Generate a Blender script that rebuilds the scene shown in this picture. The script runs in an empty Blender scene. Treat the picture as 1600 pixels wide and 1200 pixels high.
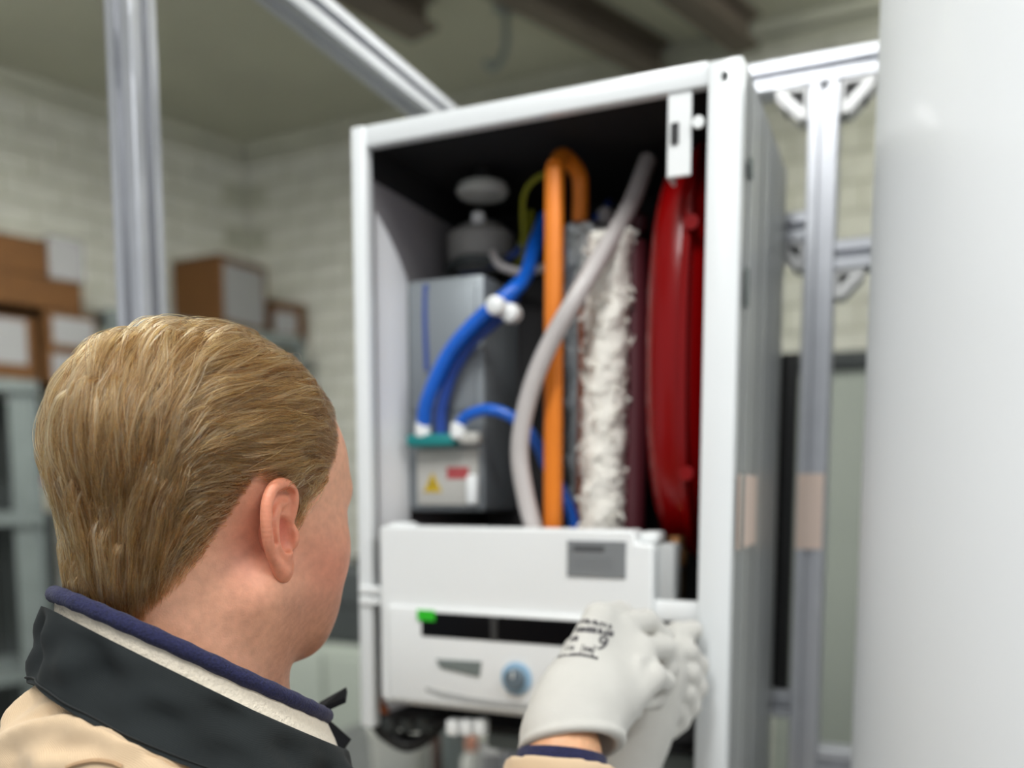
import bpy, bmesh, math, random
import numpy as np
from mathutils import Vector, Matrix
from mathutils.bvhtree import BVHTree

random.seed(7)
rng = np.random.default_rng(7)
scene = bpy.context.scene
COL = scene.collection

# ------------------------------------------------------------------ camera
EYE = 1.65
PITCH = -math.atan(0.1)      # tilted slightly down; the picture is the upper part of a taller frame
PPY = 910.0                   # optical centre, in picture rows
FPX = 1400.0
cam_data = bpy.data.cameras.new('camera')
cam_data.sensor_width = 36.0
cam_data.lens = 36.0 * FPX / 1600.0
cam_data.clip_start = 0.02
cam_data.shift_y = (PPY - 600.0) / 1600.0
cam_data.dof.use_dof = True
cam_data.dof.focus_distance = 0.56
cam_data.dof.aperture_fstop = 2.9
cam_data.dof.aperture_blades = 0
cam = bpy.data.objects.new('camera', cam_data)
cam.location = (0, 0, EYE)
cam.rotation_euler = (math.pi / 2 + PITCH, 0, 0)
COL.objects.link(cam)
scene.camera = cam

# ------------------------------------------------------------------ world and exposure
world = bpy.data.worlds.new('World')
scene.world = world
world.use_nodes = True
bg = world.node_tree.nodes['Background']
bg.inputs[0].default_value = (0.92, 0.96, 1.0, 1)
bg.inputs[1].default_value = 0.58
scene.view_settings.view_transform = 'Standard'
scene.view_settings.look = 'None'
scene.view_settings.gamma = 1
scene.view_settings.use_curve_mapping = False
scene.view_settings.exposure = 0.0

# lamps: (x, y, z, length, width, watts down, watts up)
LAMPS = [(-0.55, -0.35, 3.35, 1.5, 0.30, 36, 4), (1.35, -0.75, 3.35, 1.5, 0.30, 31, 4), (-1.5, 2.45, 3.46, 1.3, 0.26, 60, 74), (1.5, 2.6, 3.42, 1.5, 0.30, 5, 36)]  # last two lamps added to brighten the walls behind
for lx, ly, lz, ll, lw, watts, up in LAMPS:
    for power, rx, dz in ((watts, 0.0, -0.075), (up, math.pi, 0.085)):  # second, upward panel added to lighten the ceiling
        ld = bpy.data.lights.new('ceiling_and_fill_glow', 'AREA')
        ld.shape = 'RECTANGLE'; ld.size = ll; ld.size_y = lw; ld.energy = power
        ld.color = (0.985, 1.0, 0.995)
        lo = bpy.data.objects.new('ceiling_and_fill_glow', ld)
        lo.location = (lx, ly, lz + dz); lo.rotation_euler = (rx, 0, math.radians(48))
        COL.objects.link(lo)

# ------------------------------------------------------------------ helpers
def ray(px, py):
    u = -(py - PPY) / FPX; r = (px - 800.0) / FPX
    return np.array([r, math.cos(PITCH) - math.sin(PITCH) * u, math.sin(PITCH) + math.cos(PITCH) * u])

def P(px, py, d):
    """world point at world depth d seen at a photograph pixel"""
    v = ray(px, py)
    return v * (d / v[1]) + np.array([0, 0, EYE])

def srgb(r, g, b):
    f = lambda c: (c / 255.0 / 12.92) if c / 255.0 <= 0.04045 else ((c / 255.0 + 0.055) / 1.055) ** 2.4
    return (f(r), f(g), f(b), 1.0)

MATS = {}
def mat(name, col, rough=0.5, metal=0.0, noise=None, bump=None, spec=0.5, coat=0.0, sss=0.0, emit=None, trans=0.0, sheen=0.0):
    """noise = (scale, amount): tone variation; bump = (scale, strength[, distance])"""
    if name in MATS: return MATS[name]
    m = bpy.data.materials.new(name); m.use_nodes = True
    nt = m.node_tree; b = nt.nodes['Principled BSDF']
    b.inputs['Base Color'].default_value = col
    b.inputs['Roughness'].default_value = rough
    b.inputs['Metallic'].default_value = metal
    b.inputs['Specular IOR Level'].default_value = spec
    if coat: b.inputs['Coat Weight'].default_value = coat
    if trans: b.inputs['Transmission Weight'].default_value = trans
    if sheen:
        b.inputs['Sheen Weight'].default_value = sheen
    if sss:
        b.inputs['Subsurface Weight'].default_value = sss
        b.inputs['Subsurface Radius'].default_value = (1.0, 0.35, 0.2)
        b.inputs['Subsurface Scale'].default_value = 0.004
    if emit:
        b.inputs['Emission Color'].default_value = emit[0]; b.inputs['Emission Strength'].default_value = emit[1]
    tc = nt.nodes.new('ShaderNodeTexCoord')
    if noise:
        n = nt.nodes.new('ShaderNodeTexNoise'); n.inputs['Scale'].default_value = noise[0]; n.inputs['Detail'].default_value = 6
        nt.links.new(tc.outputs['Object'], n.inputs['Vector'])
        rmp = nt.nodes.new('ShaderNodeMapRange')
        rmp.inputs['From Min'].default_value = 0.3; rmp.inputs['From Max'].default_value = 0.7
        rmp.inputs['To Min'].default_value = 1 - noise[1]; rmp.inputs['To Max'].default_value = 1 + noise[1]
        nt.links.new(n.outputs['Fac'], rmp.inputs['Value'])
        mx = nt.nodes.new('ShaderNodeMix'); mx.data_type = 'RGBA'; mx.blend_type = 'MULTIPLY'
        mx.inputs['Factor'].default_value = 1.0; mx.inputs['A'].default_value = col
        nt.links.new(rmp.outputs['Result'], mx.inputs['B'])
        nt.links.new(mx.outputs['Result'], b.inputs['Base Color'])
    if bump:
        n2 = nt.nodes.new('ShaderNodeTexNoise'); n2.inputs['Scale'].default_value = bump[0]; n2.inputs['Detail'].default_value = 4
        nt.links.new(tc.outputs['Object'], n2.inputs['Vector'])
        bp = nt.nodes.new('ShaderNodeBump'); bp.inputs['Strength'].default_value = bump[1]
        bp.inputs['Distance'].default_value = bump[2] if len(bump) > 2 else 0.001
        nt.links.new(n2.outputs['Fac'], bp.inputs['Height']); nt.links.new(bp.outputs['Normal'], b.inputs['Normal'])
    MATS[name] = m
    return m

def tag(o, label=None, cat=None, group=None, kind=None):
    if label: o['label'] = label
    if cat: o['category'] = cat
    if group: o['group'] = group
    if kind: o['kind'] = kind
    return o

def empty(name, loc=(0, 0, 0), rz=0.0):
    o = bpy.data.objects.new(name, None); COL.objects.link(o)
    o.location = loc; o.rotation_euler = (0, 0, rz); o.empty_display_size = 0.05
    return o

def copy_tree(o, parent=None):
    c = o.copy(); COL.objects.link(c)
    if parent: c.parent = parent
    for ch in list(o.children): copy_tree(ch, c)
    return c

class MB:
    """collects pieces of one mesh"""
    def __init__(s): s.v = []; s.f = []; s.n = 0
    def add(s, v, f):
        v = np.asarray(v, float)
        s.v.append(v); s.f += [tuple(int(i) + s.n for i in q) for q in f]; s.n += len(v); return s
    def box(s, x0, y0, z0, x1, y1, z1, bev=0.0, seg=2):
        bm = bmesh.new(); bmesh.ops.create_cube(bm, size=1)
        for v in bm.verts:
            v.co = Vector(((v.co.x + .5) * (x1 - x0) + x0, (v.co.y + .5) * (y1 - y0) + y0, (v.co.z + .5) * (z1 - z0) + z0))
        if bev: bmesh.ops.bevel(bm, geom=bm.edges[:], offset=bev, segments=seg, profile=.5, affect='EDGES')
        return s._bm(bm)
    def _bm(s, bm):
        bm.verts.index_update()
        s.add([v.co[:] for v in bm.verts], [[v.index for v in f.verts] for f in bm.faces]); bm.free(); return s
    def xform(s, M):
        s.v = [(np.c_[v, np.ones(len(v))] @ np.array(M).T)[:, :3] for v in s.v]; return s
    def tube(s, pts, r, n=12, smooth=True, sub=6):
        """round tube along a path; r a number or one per point"""
        pts = np.asarray(pts, float); rr = np.full(len(pts), r, float) if np.isscalar(r) else np.asarray(r, float)
        if smooth and len(pts) > 2: pts, rr = catmull(pts, rr, sub)
        t = np.gradient(pts, axis=0); t /= np.linalg.norm(t, axis=1)[:, None] + 1e-12
        a = np.array([0, 0, 1.0]) if abs(t[0][2]) < .9 else np.array([1.0, 0, 0])
        u = np.cross(t[0], a); u /= np.linalg.norm(u); V = []
        for i in range(len(pts)):
            u = u - t[i] * (u @ t[i]); u /= np.linalg.norm(u); w = np.cross(t[i], u)
            for k in range(n):
                g = 2 * math.pi * k / n
                V.append(pts[i] + rr[i] * (math.cos(g) * u + math.sin(g) * w))
        F = [(i * n + k, i * n + (k + 1) % n, (i + 1) * n + (k + 1) % n, (i + 1) * n + k) for i in range(len(pts) - 1) for k in range(n)]
        F.append(tuple(range(n))[::-1]); F.append(tuple((len(pts) - 1) * n + k for k in range(n)))
        return s.add(V, F)
    def lathe(s, prof, c=(0, 0, 0), ax='z', n=32):
        """prof = [(radius, height)...] turned about an axis through c"""
        V = []
        for r, h in prof:
            for k in range(n):
                g = 2 * math.pi * k / n; a, b = r * math.cos(g), r * math.sin(g)
                V.append({'z': (a, b, h), 'y': (a, h, -b) if False else (b, h, a), 'x': (h, a, b)}[ax])
        V = np.array(V) + np.array(c)
        m = len(prof)
        F = [(i * n + k, i * n + (k + 1) % n, (i + 1) * n + (k + 1) % n, (i + 1) * n + k) for i in range(m - 1) for k in range(n)]
        F.append(tuple(range(n))[::-1]); F.append(tuple((m - 1) * n + k for k in range(n)))
        return s.add(V, F)
    def prism(s, poly, h0, h1, plane='xz'):
        """extrude a polygon given in a plane"""
        n = len(poly); V = []
        for h in (h0, h1):
            for a, b in poly:
                V.append({'xz': (a, h, b), 'xy': (a, b, h), 'yz': (h, a, b)}[plane])
        F = [(k, (k + 1) % n, n + (k + 1) % n, n + k) for k in range(n)] + [tuple(range(n))[::-1], tuple(range(n, 2 * n))]
        return s.add(V, F)
    def build(s, name, m, parent=None, smooth=True, angle=40, fix=True):
        me = bpy.data.meshes.new(name)
        me.from_pydata(np.concatenate(s.v).tolist(), [], s.f); me.update()
        if fix:
            bm = bmesh.new(); bm.from_mesh(me); bmesh.ops.recalc_face_normals(bm, faces=bm.faces[:]); bm.to_mesh(me); bm.free()
        o = bpy.data.objects.new(name, me); COL.objects.link(o); me.materials.append(m)
        if parent: o.parent = parent
        if smooth:
            me.polygons.foreach_set('use_smooth', [True] * len(me.polygons))
            try: me.set_sharp_from_angle(angle=math.radians(angle))
            except Exception: pass
        return o

def catmull(p, r, sub):
    P0 = np.vstack([2 * p[0] - p[1], p, 2 * p[-1] - p[-2]]); R0 = np.r_[r[0], r, r[-1]]
    out, ro = [], []
    for i in range(1, len(P0) - 2):
        for k in range(sub):
            t = k / sub
            a, b, c, d = P0[i - 1], P0[i], P0[i + 1], P0[i + 2]
            out.append(.5 * (2 * b + (c - a) * t + (2 * a - 5 * b + 4 * c - d) * t * t + (3 * b - a - 3 * c + d) * t ** 3))
            ro.append(R0[i] * (1 - t) + R0[i + 1] * t)
    out.append(p[-1]); ro.append(r[-1])
    return np.array(out), np.array(ro)

# ---- implicit surfaces for bodies, cloth and gloves
def smin(a, b, k):
    h = np.maximum(k - np.abs(a - b), 0) / k
    return np.minimum(a, b) - h * h * k * .25
def smax(a, b, k): return -smin(-a, -b, k)
def ell(Q, c, r):
    x = (Q[0] - c[0]); y = (Q[1] - c[1]); z = (Q[2] - c[2])
    k0 = np.sqrt((x / r[0]) ** 2 + (y / r[1]) ** 2 + (z / r[2]) ** 2)
    k1 = np.sqrt((x / r[0] ** 2) ** 2 + (y / r[1] ** 2) ** 2 + (z / r[2] ** 2) ** 2) + 1e-9
    return k0 * (k0 - 1) / k1
def cone(Q, a, b, ra, rb):
    d = [b[i] - a[i] for i in range(3)]; L = sum(t * t for t in d) + 1e-12
    t = np.clip(((Q[0] - a[0]) * d[0] + (Q[1] - a[1]) * d[1] + (Q[2] - a[2]) * d[2]) / L, 0, 1)
    return np.sqrt((Q[0] - a[0] - t * d[0]) ** 2 + (Q[1] - a[1] - t * d[1]) ** 2 + (Q[2] - a[2] - t * d[2]) ** 2) - (ra + (rb - ra) * t)
def chain(Q, pts, rs, k=.006):
    d = None
    for i in range(len(pts) - 1):
        c = cone(Q, pts[i], pts[i + 1], rs[i], rs[i + 1]); d = c if d is None else smin(d, c, k)
    return d
def nets(fn, lo, hi, h):
    """mesh the zero surface of fn over a grid"""
    lo = np.array(lo); hi = np.array(hi); n = np.ceil((hi - lo) / h).astype(int) + 1
    ax = [(lo[i] + h * np.arange(n[i])).astype(np.float32) for i in range(3)]
    G = np.meshgrid(*ax, indexing='ij', copy=False)
    v = fn([np.ascontiguousarray(g) for g in G]).astype(np.float32)
    ins = v < 0
    off = [(i, j, k) for i in (0, 1) for j in (0, 1) for k in (0, 1)]
    sl = lambda A, o: A[o[0]:A.shape[0] - 1 + o[0], o[1]:A.shape[1] - 1 + o[1], o[2]:A.shape[2] - 1 + o[2]]
    cnt = sum(sl(ins, o).astype(np.int8) for o in off)
    idx = np.argwhere((cnt > 0) & (cnt < 8))
    cv = np.stack([v[idx[:, 0] + o[0], idx[:, 1] + o[1], idx[:, 2] + o[2]] for o in off], 1)
    ps = np.zeros((len(idx), 3)); pc = np.zeros(len(idx)); of = np.array(off, float)
    for a in range(8):
        for b in range(a + 1, 8):
            if np.abs(of[a] - of[b]).sum() != 1: continue
            m = (cv[:, a] < 0) != (cv[:, b] < 0)
            t = cv[m, a] / (cv[m, a] - cv[m, b])
            ps[m] += of[a] + t[:, None] * (of[b] - of[a]); pc[m] += 1
    V = lo + h * (idx + ps / pc[:, None])
    ids = np.full(cnt.shape, -1, np.int64); ids[idx[:, 0], idx[:, 1], idx[:, 2]] = np.arange(len(idx))
    F = []
    for a in range(3):
        pm = (a, (a + 1) % 3, (a + 2) % 3); I = ins.transpose(pm); D = ids.transpose(pm)
        s = np.argwhere(I[:-1, 1:-1, 1:-1] != I[1:, 1:-1, 1:-1]); i, j, k = s[:, 0], s[:, 1] + 1, s[:, 2] + 1
        q = np.stack([D[i, j - 1, k - 1], D[i, j, k - 1], D[i, j, k], D[i, j - 1, k]], 1)
        fl = ~I[i, j, k]; q[fl] = q[fl][:, ::-1]
        F.append(q)
    return V, np.concatenate(F)

def quadmesh(name, V, F, m, parent=None, colors=None, subsurf=0):
    me = bpy.data.meshes.new(name)
    me.vertices.add(len(V)); me.vertices.foreach_set('co', np.asarray(V, np.float32).ravel())
    F = np.asarray(F, np.int32)
    me.loops.add(F.size); me.loops.foreach_set('vertex_index', F.ravel())
    me.polygons.add(len(F)); me.polygons.foreach_set('loop_start', np.arange(0, F.size, 4, dtype=np.int32))
    me.update(calc_edges=True); me.validate()
    me.polygons.foreach_set('use_smooth', [True] * len(me.polygons))
    if colors is not None:
        at = me.color_attributes.new('tone', 'FLOAT_COLOR', 'POINT')
        at.data.foreach_set('color', np.c_[colors, np.ones(len(V))].astype(np.float32).ravel())
    me.materials.append(m)
    o = bpy.data.objects.new(name, me); COL.objects.link(o)
    if parent: o.parent = parent
    if subsurf:
        md = o.modifiers.new('smooth', 'SUBSURF'); md.levels = subsurf; md.render_levels = subsurf
    return o

def vnormals(V, F):
    n = np.cross(V[F[:, 2]] - V[F[:, 0]], V[F[:, 3]] - V[F[:, 1]])
    N = np.zeros_like(V)
    for c in range(4): np.add.at(N, F[:, c], n)
    return N / (np.linalg.norm(N, axis=1)[:, None] + 1e-12)

def hit(bvh, px, py, eps=0.0):
    """where the line of sight of a photograph pixel meets a surface (world)"""
    d = Vector(ray(px, py)).normalized()
    loc, nor, _, _ = bvh.ray_cast(Vector((0, 0, EYE)), d)
    return (None, None) if loc is None else (np.array(loc) + eps * np.array(nor), np.array(nor))

# ------------------------------------------------------------------ materials
WALLC = srgb(208, 207, 196)
M_wall = mat('painted_brick', WALLC, .75, noise=(9, .10), bump=(60, .3, .002))
M_joint = mat('painted_joint', srgb(182, 182, 166), .85, noise=(5, .1))
M_ceil = mat('ceiling_plaster', srgb(186, 186, 168), .85, noise=(1.2, .08))
M_brown = mat('brown_steel', srgb(104, 94, 82), .6, noise=(6, .12))
M_floor = mat('concrete_floor', srgb(120, 121, 116), .55, noise=(2.5, .12), bump=(30, .1))
M_alu = mat('anodised_aluminium', srgb(196, 198, 204), .33, .6, noise=(30, .04))
M_cast = mat('cast_aluminium', srgb(204, 204, 204), .42, .6, noise=(60, .05))
M_black = mat('black_plastic', srgb(22, 22, 23), .5, noise=(40, .1))
M_white = mat('white_enamel', srgb(236, 239, 240), .28, coat=.25, noise=(5, .01))
M_whitep = mat('white_plastic', srgb(238, 240, 240), .35, noise=(12, .01))
M_card = mat('brown_cardboard', srgb(94, 59, 18), .8, noise=(14, .10), bump=(150, .15))
M_tape = mat('dark_card_edge', srgb(66, 42, 16), .8, noise=(12, .1))
M_paper = mat('white_paper_label', srgb(146, 145, 145), .7, noise=(40, .05))
M_rack = mat('grey_green_steel', srgb(122, 130, 128), .5, .1, noise=(10, .08))
M_rackdark = mat('dark_grey_steel', srgb(62, 66, 66), .55, noise=(10, .1))

# ================================================================== THE ROOM
CORNER = np.array([-1.6, 5.6, 0.0]); CEIL = 3.7
LDIR = np.array([-math.sin(math.radians(42)), -math.cos(math.radians(42)), 0])
LNOR = np.array([-LDIR[1], LDIR[0], 0]) * 1.0            # into the room
BDIR = np.array([.888, -.46, 0]); BDIR /= np.linalg.norm(BDIR)
LANG = math.atan2(LDIR[1], LDIR[0]); BANG = math.atan2(BDIR[1], BDIR[0])

floor = MB().box(-6, -3, -.12, 5, 8, 0).build('floor', M_floor, smooth=False); tag(floor, kind='structure')
ceil = MB().box(-6, -2.2, CEIL, 5, 8, CEIL + .1).build('ceiling', M_ceil, smooth=False); tag(ceil, kind='structure')

BW, BH, PW, PH = .292, .112, .304, .124
bsrc = MB().box(-BW / 2, -.012, -BH / 2, BW / 2, .012, BH / 2, .006, 1)
bsrc_me = None
def brick_wall(name, ang, length, side, count_cols, skip=0.0):
    """joint slab plus the bricks that can be told apart; side = +1/-1 local y of the room"""
    global bsrc_me
    w = MB().box(0, -.15 if side > 0 else 0, 0, length, 0 if side > 0 else .15, CEIL).build(name, M_joint, smooth=False)
    w.location = CORNER; w.rotation_euler = (0, 0, ang); tag(w, kind='structure')
    rows = int(CEIL / PH); loose = MB(); n = 0
    for r in range(rows):
        for c in range(int(length / PW)):
            x = (c + .5 + (.5 if r % 2 else 0)) * PW; z = (r + .5) * PH + .004
            if x + BW / 2 > length: continue
            y = side * (-.004 + .003 * random.random())
            if c < count_cols and r >= 4 and n < 300:
                n += 1
                if bsrc_me is None:
                    o = bsrc.build('brick', M_wall, w); bsrc_me = o.data
                else:
                    o = bpy.data.objects.new('brick', bsrc_me); COL.objects.link(o); o.parent = w
                o.location = (x, y, z)
            else:
                loose.box(x - BW / 2, y - .01, z - BH / 2, x + BW / 2, y + .01, z + BH / 2)
    tag(loose.build('brick_field', M_wall, w, smooth=False), kind='stuff')
    return w
wall_left = brick_wall('wall_left', LANG, 5.6, 1, 10)
wall_back = brick_wall('wall_back', BANG, 5.2, -1, 10)

def on_plane(px, py, p0, n):
    v = ray(px, py); o = np.array([0, 0, EYE]); t = ((p0 - o) @ n) / (v @ n)
    return o + v * t
def left_at(px, py, s):
    """along-wall distance and height on the plane a distance s in front of the left wall"""
    q = on_plane(px, py, CORNER + LNOR * s, LNOR); return float((q - CORNER) @ LDIR), float(q[2])
def at_height(px, py, z):
    v = ray(px, py); return np.array([0, 0, EYE]) + v * ((z - EYE) / v[2])

# brown steel beams under the ceiling
def ceiling_beam(a, b, ext0, ext1, w=.12, h=.14):
    A = at_height(*a, CEIL - h); B = at_height(*b, CEIL - h); d = (B - A); L = np.linalg.norm(d); d /= L
    A2 = A - d * ext0; L2 = L + ext0 + ext1
    m = MB().box(0, -w / 2, CEIL - h, L2, w / 2, CEIL - h + .018).box(0, -.012, CEIL - h + .018, L2, .012, CEIL - .018).box(0, -w / 2, CEIL - .018, L2, w / 2, CEIL)
    o = m.build('trim_beam', M_brown, smooth=False); o.location = (A2[0], A2[1], 0); o.rotation_euler = (0, 0, math.atan2(d[1], d[0])); tag(o, kind='structure')
ceiling_beam((810, 5), (1000, 105), 2.0, .15)
ceiling_beam((1060, 0), (1150, 68), 1.6, .1)
ceiling_beam((560, 2), (650, 50), 1.2, .05, .16)
# thin edge strip where the left wall meets the ceiling
o = MB().box(0, 0, CEIL - .05, 5.6, .05, CEIL).build('trim_left', M_joint, smooth=False); o.location = CORNER; o.rotation_euler = (0, 0, LANG); tag(o, kind='structure')
o = MB().box(0, -.05, CEIL - .05, 5.2, 0, CEIL).build('trim_back', M_joint, smooth=False); o.location = CORNER; o.rotation_euler = (0, 0, BANG); tag(o, kind='structure')

hk = empty('hanging_bracket', at_height(790, 12, CEIL))
MB().box(-.05, -.03, -.012, .05, .03, 0, .003).build('plate', M_rack, hk)
MB().tube([(0, 0, -.01), (.0, 0, -.16), (-.05, -.02, -.25), (-.09, -.03, -.23)], .014, 10).build('hook', M_rack, hk)
tag(hk, 'small grey hook bracket hanging from the ceiling between two brown beams', 'bracket')

# room lamps outside the picture; the rear two are added background fill
M_diff = mat('lamp_diffuser', (1, 1, 1, 1), .6, emit=((1, .99, .96, 1), 6.0))
for i, (lx, ly, lz, ll, lw, watts, up) in enumerate(LAMPS):
    r = empty('ceiling_and_fill_light', (lx, ly, lz), math.radians(48))
    tag(r, ['long white ceiling light hung behind the person, over the left side', 'long white ceiling light hung behind the person, over the right side', 'added long white fill light hung out of view above the shelving side', 'added long white fill light hung out of view above the back of the room'][i], 'lamp', 'ceiling lights')
    MB().box(-ll / 2 - .02, -lw / 2 - .02, -.02, ll / 2 + .02, lw / 2 + .02, .05, .008).build('housing', M_whitep, r)
    MB().box(-ll / 2, -lw / 2, -.03, ll / 2, lw / 2, -.02).build('diffuser', M_diff, r)
    if i == 2: MB().box(-ll / 2 - .02, -lw / 2 - .024, -.17, ll / 2 + .02, -lw / 2 - .020, .0).build('tank_light_block', M_whitep, r, smooth=False)  # added skirt that blocks this lamp's light from the tank
    for sx in (-.5, .5):
        MB().tube([(sx * ll * .8, 0, .05), (sx * ll * .8, 0, CEIL - lz)], .006, 8, smooth=False).build('hanger', M_alu, r)

# ---------------------------------------------------------------- shelving and boxes along the left wall
def rack(name, t0, t1, s0, s1, levels, label):
    """steel rack; local x along the wall, local y into the room"""
    r = empty(name, CORNER, LANG); tag(r, label, 'shelving')
    top = max(levels)
    for t in (t0, t1):
        for s in (s0, s1):
            m = MB().box(t - .022, s - .004, 0, t + .022, s + .004, top + .0)
            m.box(t - .022, s - .03, 0, t - .016, s + .03, top)
            m.build('upright', M_rack, r, smooth=False)
    for z in levels:
        MB().box(t0 - .02, s0 - .03, z - .004, t1 + .02, s1 + .035, z).box(t0 - .02, s1 + .022, z - .055, t1 + .02, s1 + .034, z).build('shelf', M_rack, r, smooth=False)
    return r

def carton(t0, t1, s0, s1, z0, z1, label, lab=None, rot=0.0, m=M_card, grp=None, lab2=None, name='cardboard_box'):
    """box with a body, taped lid flaps and a paper label on its front; wall coordinates"""
    c = CORNER + LDIR * ((t0 + t1) / 2) + LNOR * ((s0 + s1) / 2)
    r = empty(name, (c[0], c[1], z0), LANG + rot); tag(r, label, 'box', grp)
    w, d, h = (t1 - t0) / 2, (s1 - s0) / 2, z1 - z0
    MB().box(-w, -d, 0, w, d, h - .006, .004, 1).build('body', m, r)
    for sg in (-1, 1):
        MB().box(-w, min(0, sg * d) + .002, h - .006, w, max(0, sg * d) - .002, h, .0015, 1).build('flap', M_tape if m is M_card else m, r)
    if lab:   # fractions of the front face
        a, b, e, f = lab
        MB().box(-w + 2 * w * a, d, h * e, -w + 2 * w * b, d + .0015, h * f).build('paper_label', M_paper, r, smooth=False)
    if lab2:
        a, b, e, f = lab2   # on the end face nearer the corner
        MB().box(-w - .0015, -d + 2 * d * a, h * e, -w, -d + 2 * d * b, h * f).build('paper_label', M_paper, r, smooth=False)
    return r
S1 = .62
tA, zr = left_at(150, 603, S1); tB, _ = left_at(-230, 603, S1)
zm = left_at(100, 800, S1)[1]
rk = rack('storage_rack', tA + .28, tB, .12, S1 - .03, [.15, .85, zm, zr], 'grey green steel storage rack with the left stack of cardboard boxes on top')
tU, _ = left_at(38, 700, S1)
m = MB().box(tU - .05, S1 - .03, 0, tU + .05, S1 - .022, zr).box(tU - .05, S1 - .07, 0, tU - .043, S1 - .03, zr); m.build('upright', M_rack, rk, smooth=False)
m = MB().box(tU - .3, .13, .0, tU + .9, .14, zr - .06); m.build('back_sheet', M_rackdark, rk, smooth=False)
def rowbox(x0, x1, y0, y1, label, **k):
    ta, za = left_at(x1, y0, S1 - .05); tb, _ = left_at(x0, y1, S1 - .05); xm = (x0 + x1) / 2
    z1 = left_at(xm, y0, S1 - .05)[1]; z0 = k.pop('z0', None)
    if z0 is None: z0 = left_at(xm, y1, S1 - .05)[1]
    carton(ta, tb, .15, S1 - .05, z0, z1, label, **k); return z1
za = rowbox(72, 150, 548, 606, 'brown cardboard box with white label, directly on the left rack, below its twin', lab=(.06, .86, .12, .86), z0=zr)
zb = rowbox(72, 150, 488, 548, 'brown cardboard box with white label, second up on the left rack beside the post', lab=(.06, .86, .14, .84), z0=za)
zc = rowbox(-70, 54, 488, 606, 'tall brown cardboard box with large pale label at the picture edge on left rack', lab=(.12, .62, .25, .93), z0=zr)
zt = max(zb, zc)
zd = rowbox(-70, 127, 425, 488, 'wide brown cardboard box lying across the three boxes on the left rack', z0=zt)
ze = rowbox(-70, 73, 362, 425, 'brown cardboard box topmost at the far left of the stack', z0=zd)
rowbox(78, 130, 372, 425, 'small white carton on the wide cardboard box, beside the topmost brown one', z0=zd, m=M_paper, name='white_carton')
# tub on the middle shelf
M_red = mat('red_plastic', srgb(170, 50, 58), .5)
q = left_at(66, 800, S1 - .18); c = CORNER + LDIR * q[0] + LNOR * (S1 - .2)
tb = empty('plastic_tub', (c[0], c[1], zm)); tag(tb, 'pale tub with red lid on the middle shelf of the left rack', 'tub')
MB().lathe([(.05, 0), (.062, .01), (.068, .13), (.07, .135)], n=24).build('tub_body', mat('cream_plastic', srgb(206, 196, 176), .5), tb)
MB().lathe([(.073, .13), (.074, .16), (.06, .165)], n=24).build('lid', M_red, tb)

# second rack behind the head, boxes set corner-on
S2 = .60
t0, z2 = left_at(464, 528, S2); t1, _ = left_at(175, 528, S2)
rack('storage_rack', t0, t1, .10, S2, [.2, .9, 1.6, z2], 'tall grey rack hidden behind the blond head, two boxes on top')
def cornerbox(px, py0, wd, dp, ht, rot, label, z=z2, s=.36, **k):
    t, _ = left_at(px, py0, s); carton(t - wd / 2, t + wd / 2, s - dp / 2, s + dp / 2, z, z + ht, label, rot=rot, **k)
cornerbox(346, 520, .34, .36, .38, math.radians(14), 'brown cardboard box set corner-on with a pale sheet on its right face, above the head', lab=(.08, .94, .12, .90))
cornerbox(440, 520, .22, .20, .22, math.radians(-14), 'smaller brown cardboard box with oval white label beside the corner-on box', lab=(.25, .85, .2, .75))

# ---------------------------------------------------------------- low cabinet behind the chin, and far locker
M_pale = mat('pale_green_enamel', srgb(160, 166, 156), .55, noise=(3, .04))
c = P(520, 1100, 3.4)
lc = empty('metal_cabinet', (c[0], c[1], 0), math.radians(-25)); tag(lc, 'low pale grey green metal cabinet behind the chin, standing on the floor', 'cabinet')
ztop = P(520, 1012, 3.4)[2]
MB().box(-.40, 0, .06, .34, .45, ztop, .006).build('body', M_pale, lc)
for sx in (-1, 1):
    d = MB().box(-.03 + sx * .185 - .18, -.018, .1, -.03 + sx * .185 + .18, -.001, ztop - .03, .004).build('door', M_pale, lc)
    MB().box(-.03 + sx * .03 - .006, -.035, .55, -.03 + sx * .03 + .006, -.018, .68, .003).build('handle', M_alu, d)
MB().box(-.38, .02, 0, .32, .43, .06).build('plinth', M_rackdark, lc)
db = empty('tool_case', (c[0] + .13, c[1] + .17, ztop), math.radians(-25)); tag(db, 'dark grey tool case on top of the low pale cabinet', 'case')
MB().box(-.26, -.13, 0, .22, .15, .30, .02, 3).build('shell', M_rackdark, db)
MB().box(-.262, -.132, .15, .222, .152, .16, .002).build('seam_band', M_black, db)
MB().tube([(-.08, 0, .295), (-.08, 0, .33), (.06, 0, .33), (.06, 0, .295)], .010, 8, smooth=False).build('handle', M_black, db)

c = P(1330, 900, 2.5); zt = P(1330, 548, 2.5)[2]
lk = empty('tall_locker', (c[0], c[1], 0), math.radians(-18)); tag(lk, 'tall pale grey green locker seen through the rig next to the white cylinder', 'locker')
MB().box(-.20, 0, .05, .5, .5, zt - .05, .006).build('body', M_pale, lk)
MB().box(-.215, -.02, zt - .05, .515, .5, zt, .006).build('cap', M_rackdark, lk)
for k in range(2):
    d = MB().box(-.19 + .35 * k, -.02, .08, .14 + .35 * k, -.001, zt - .07, .004).build('door', M_pale, lk)
    MB().box(.10 + .35 * k, -.04, 1.0, .115 + .35 * k, -.02, 1.12, .003).build('handle', M_alu, d)
MB().box(-.18, .02, 0, .48, .48, .05).build('plinth', M_rackdark, lk)

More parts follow.
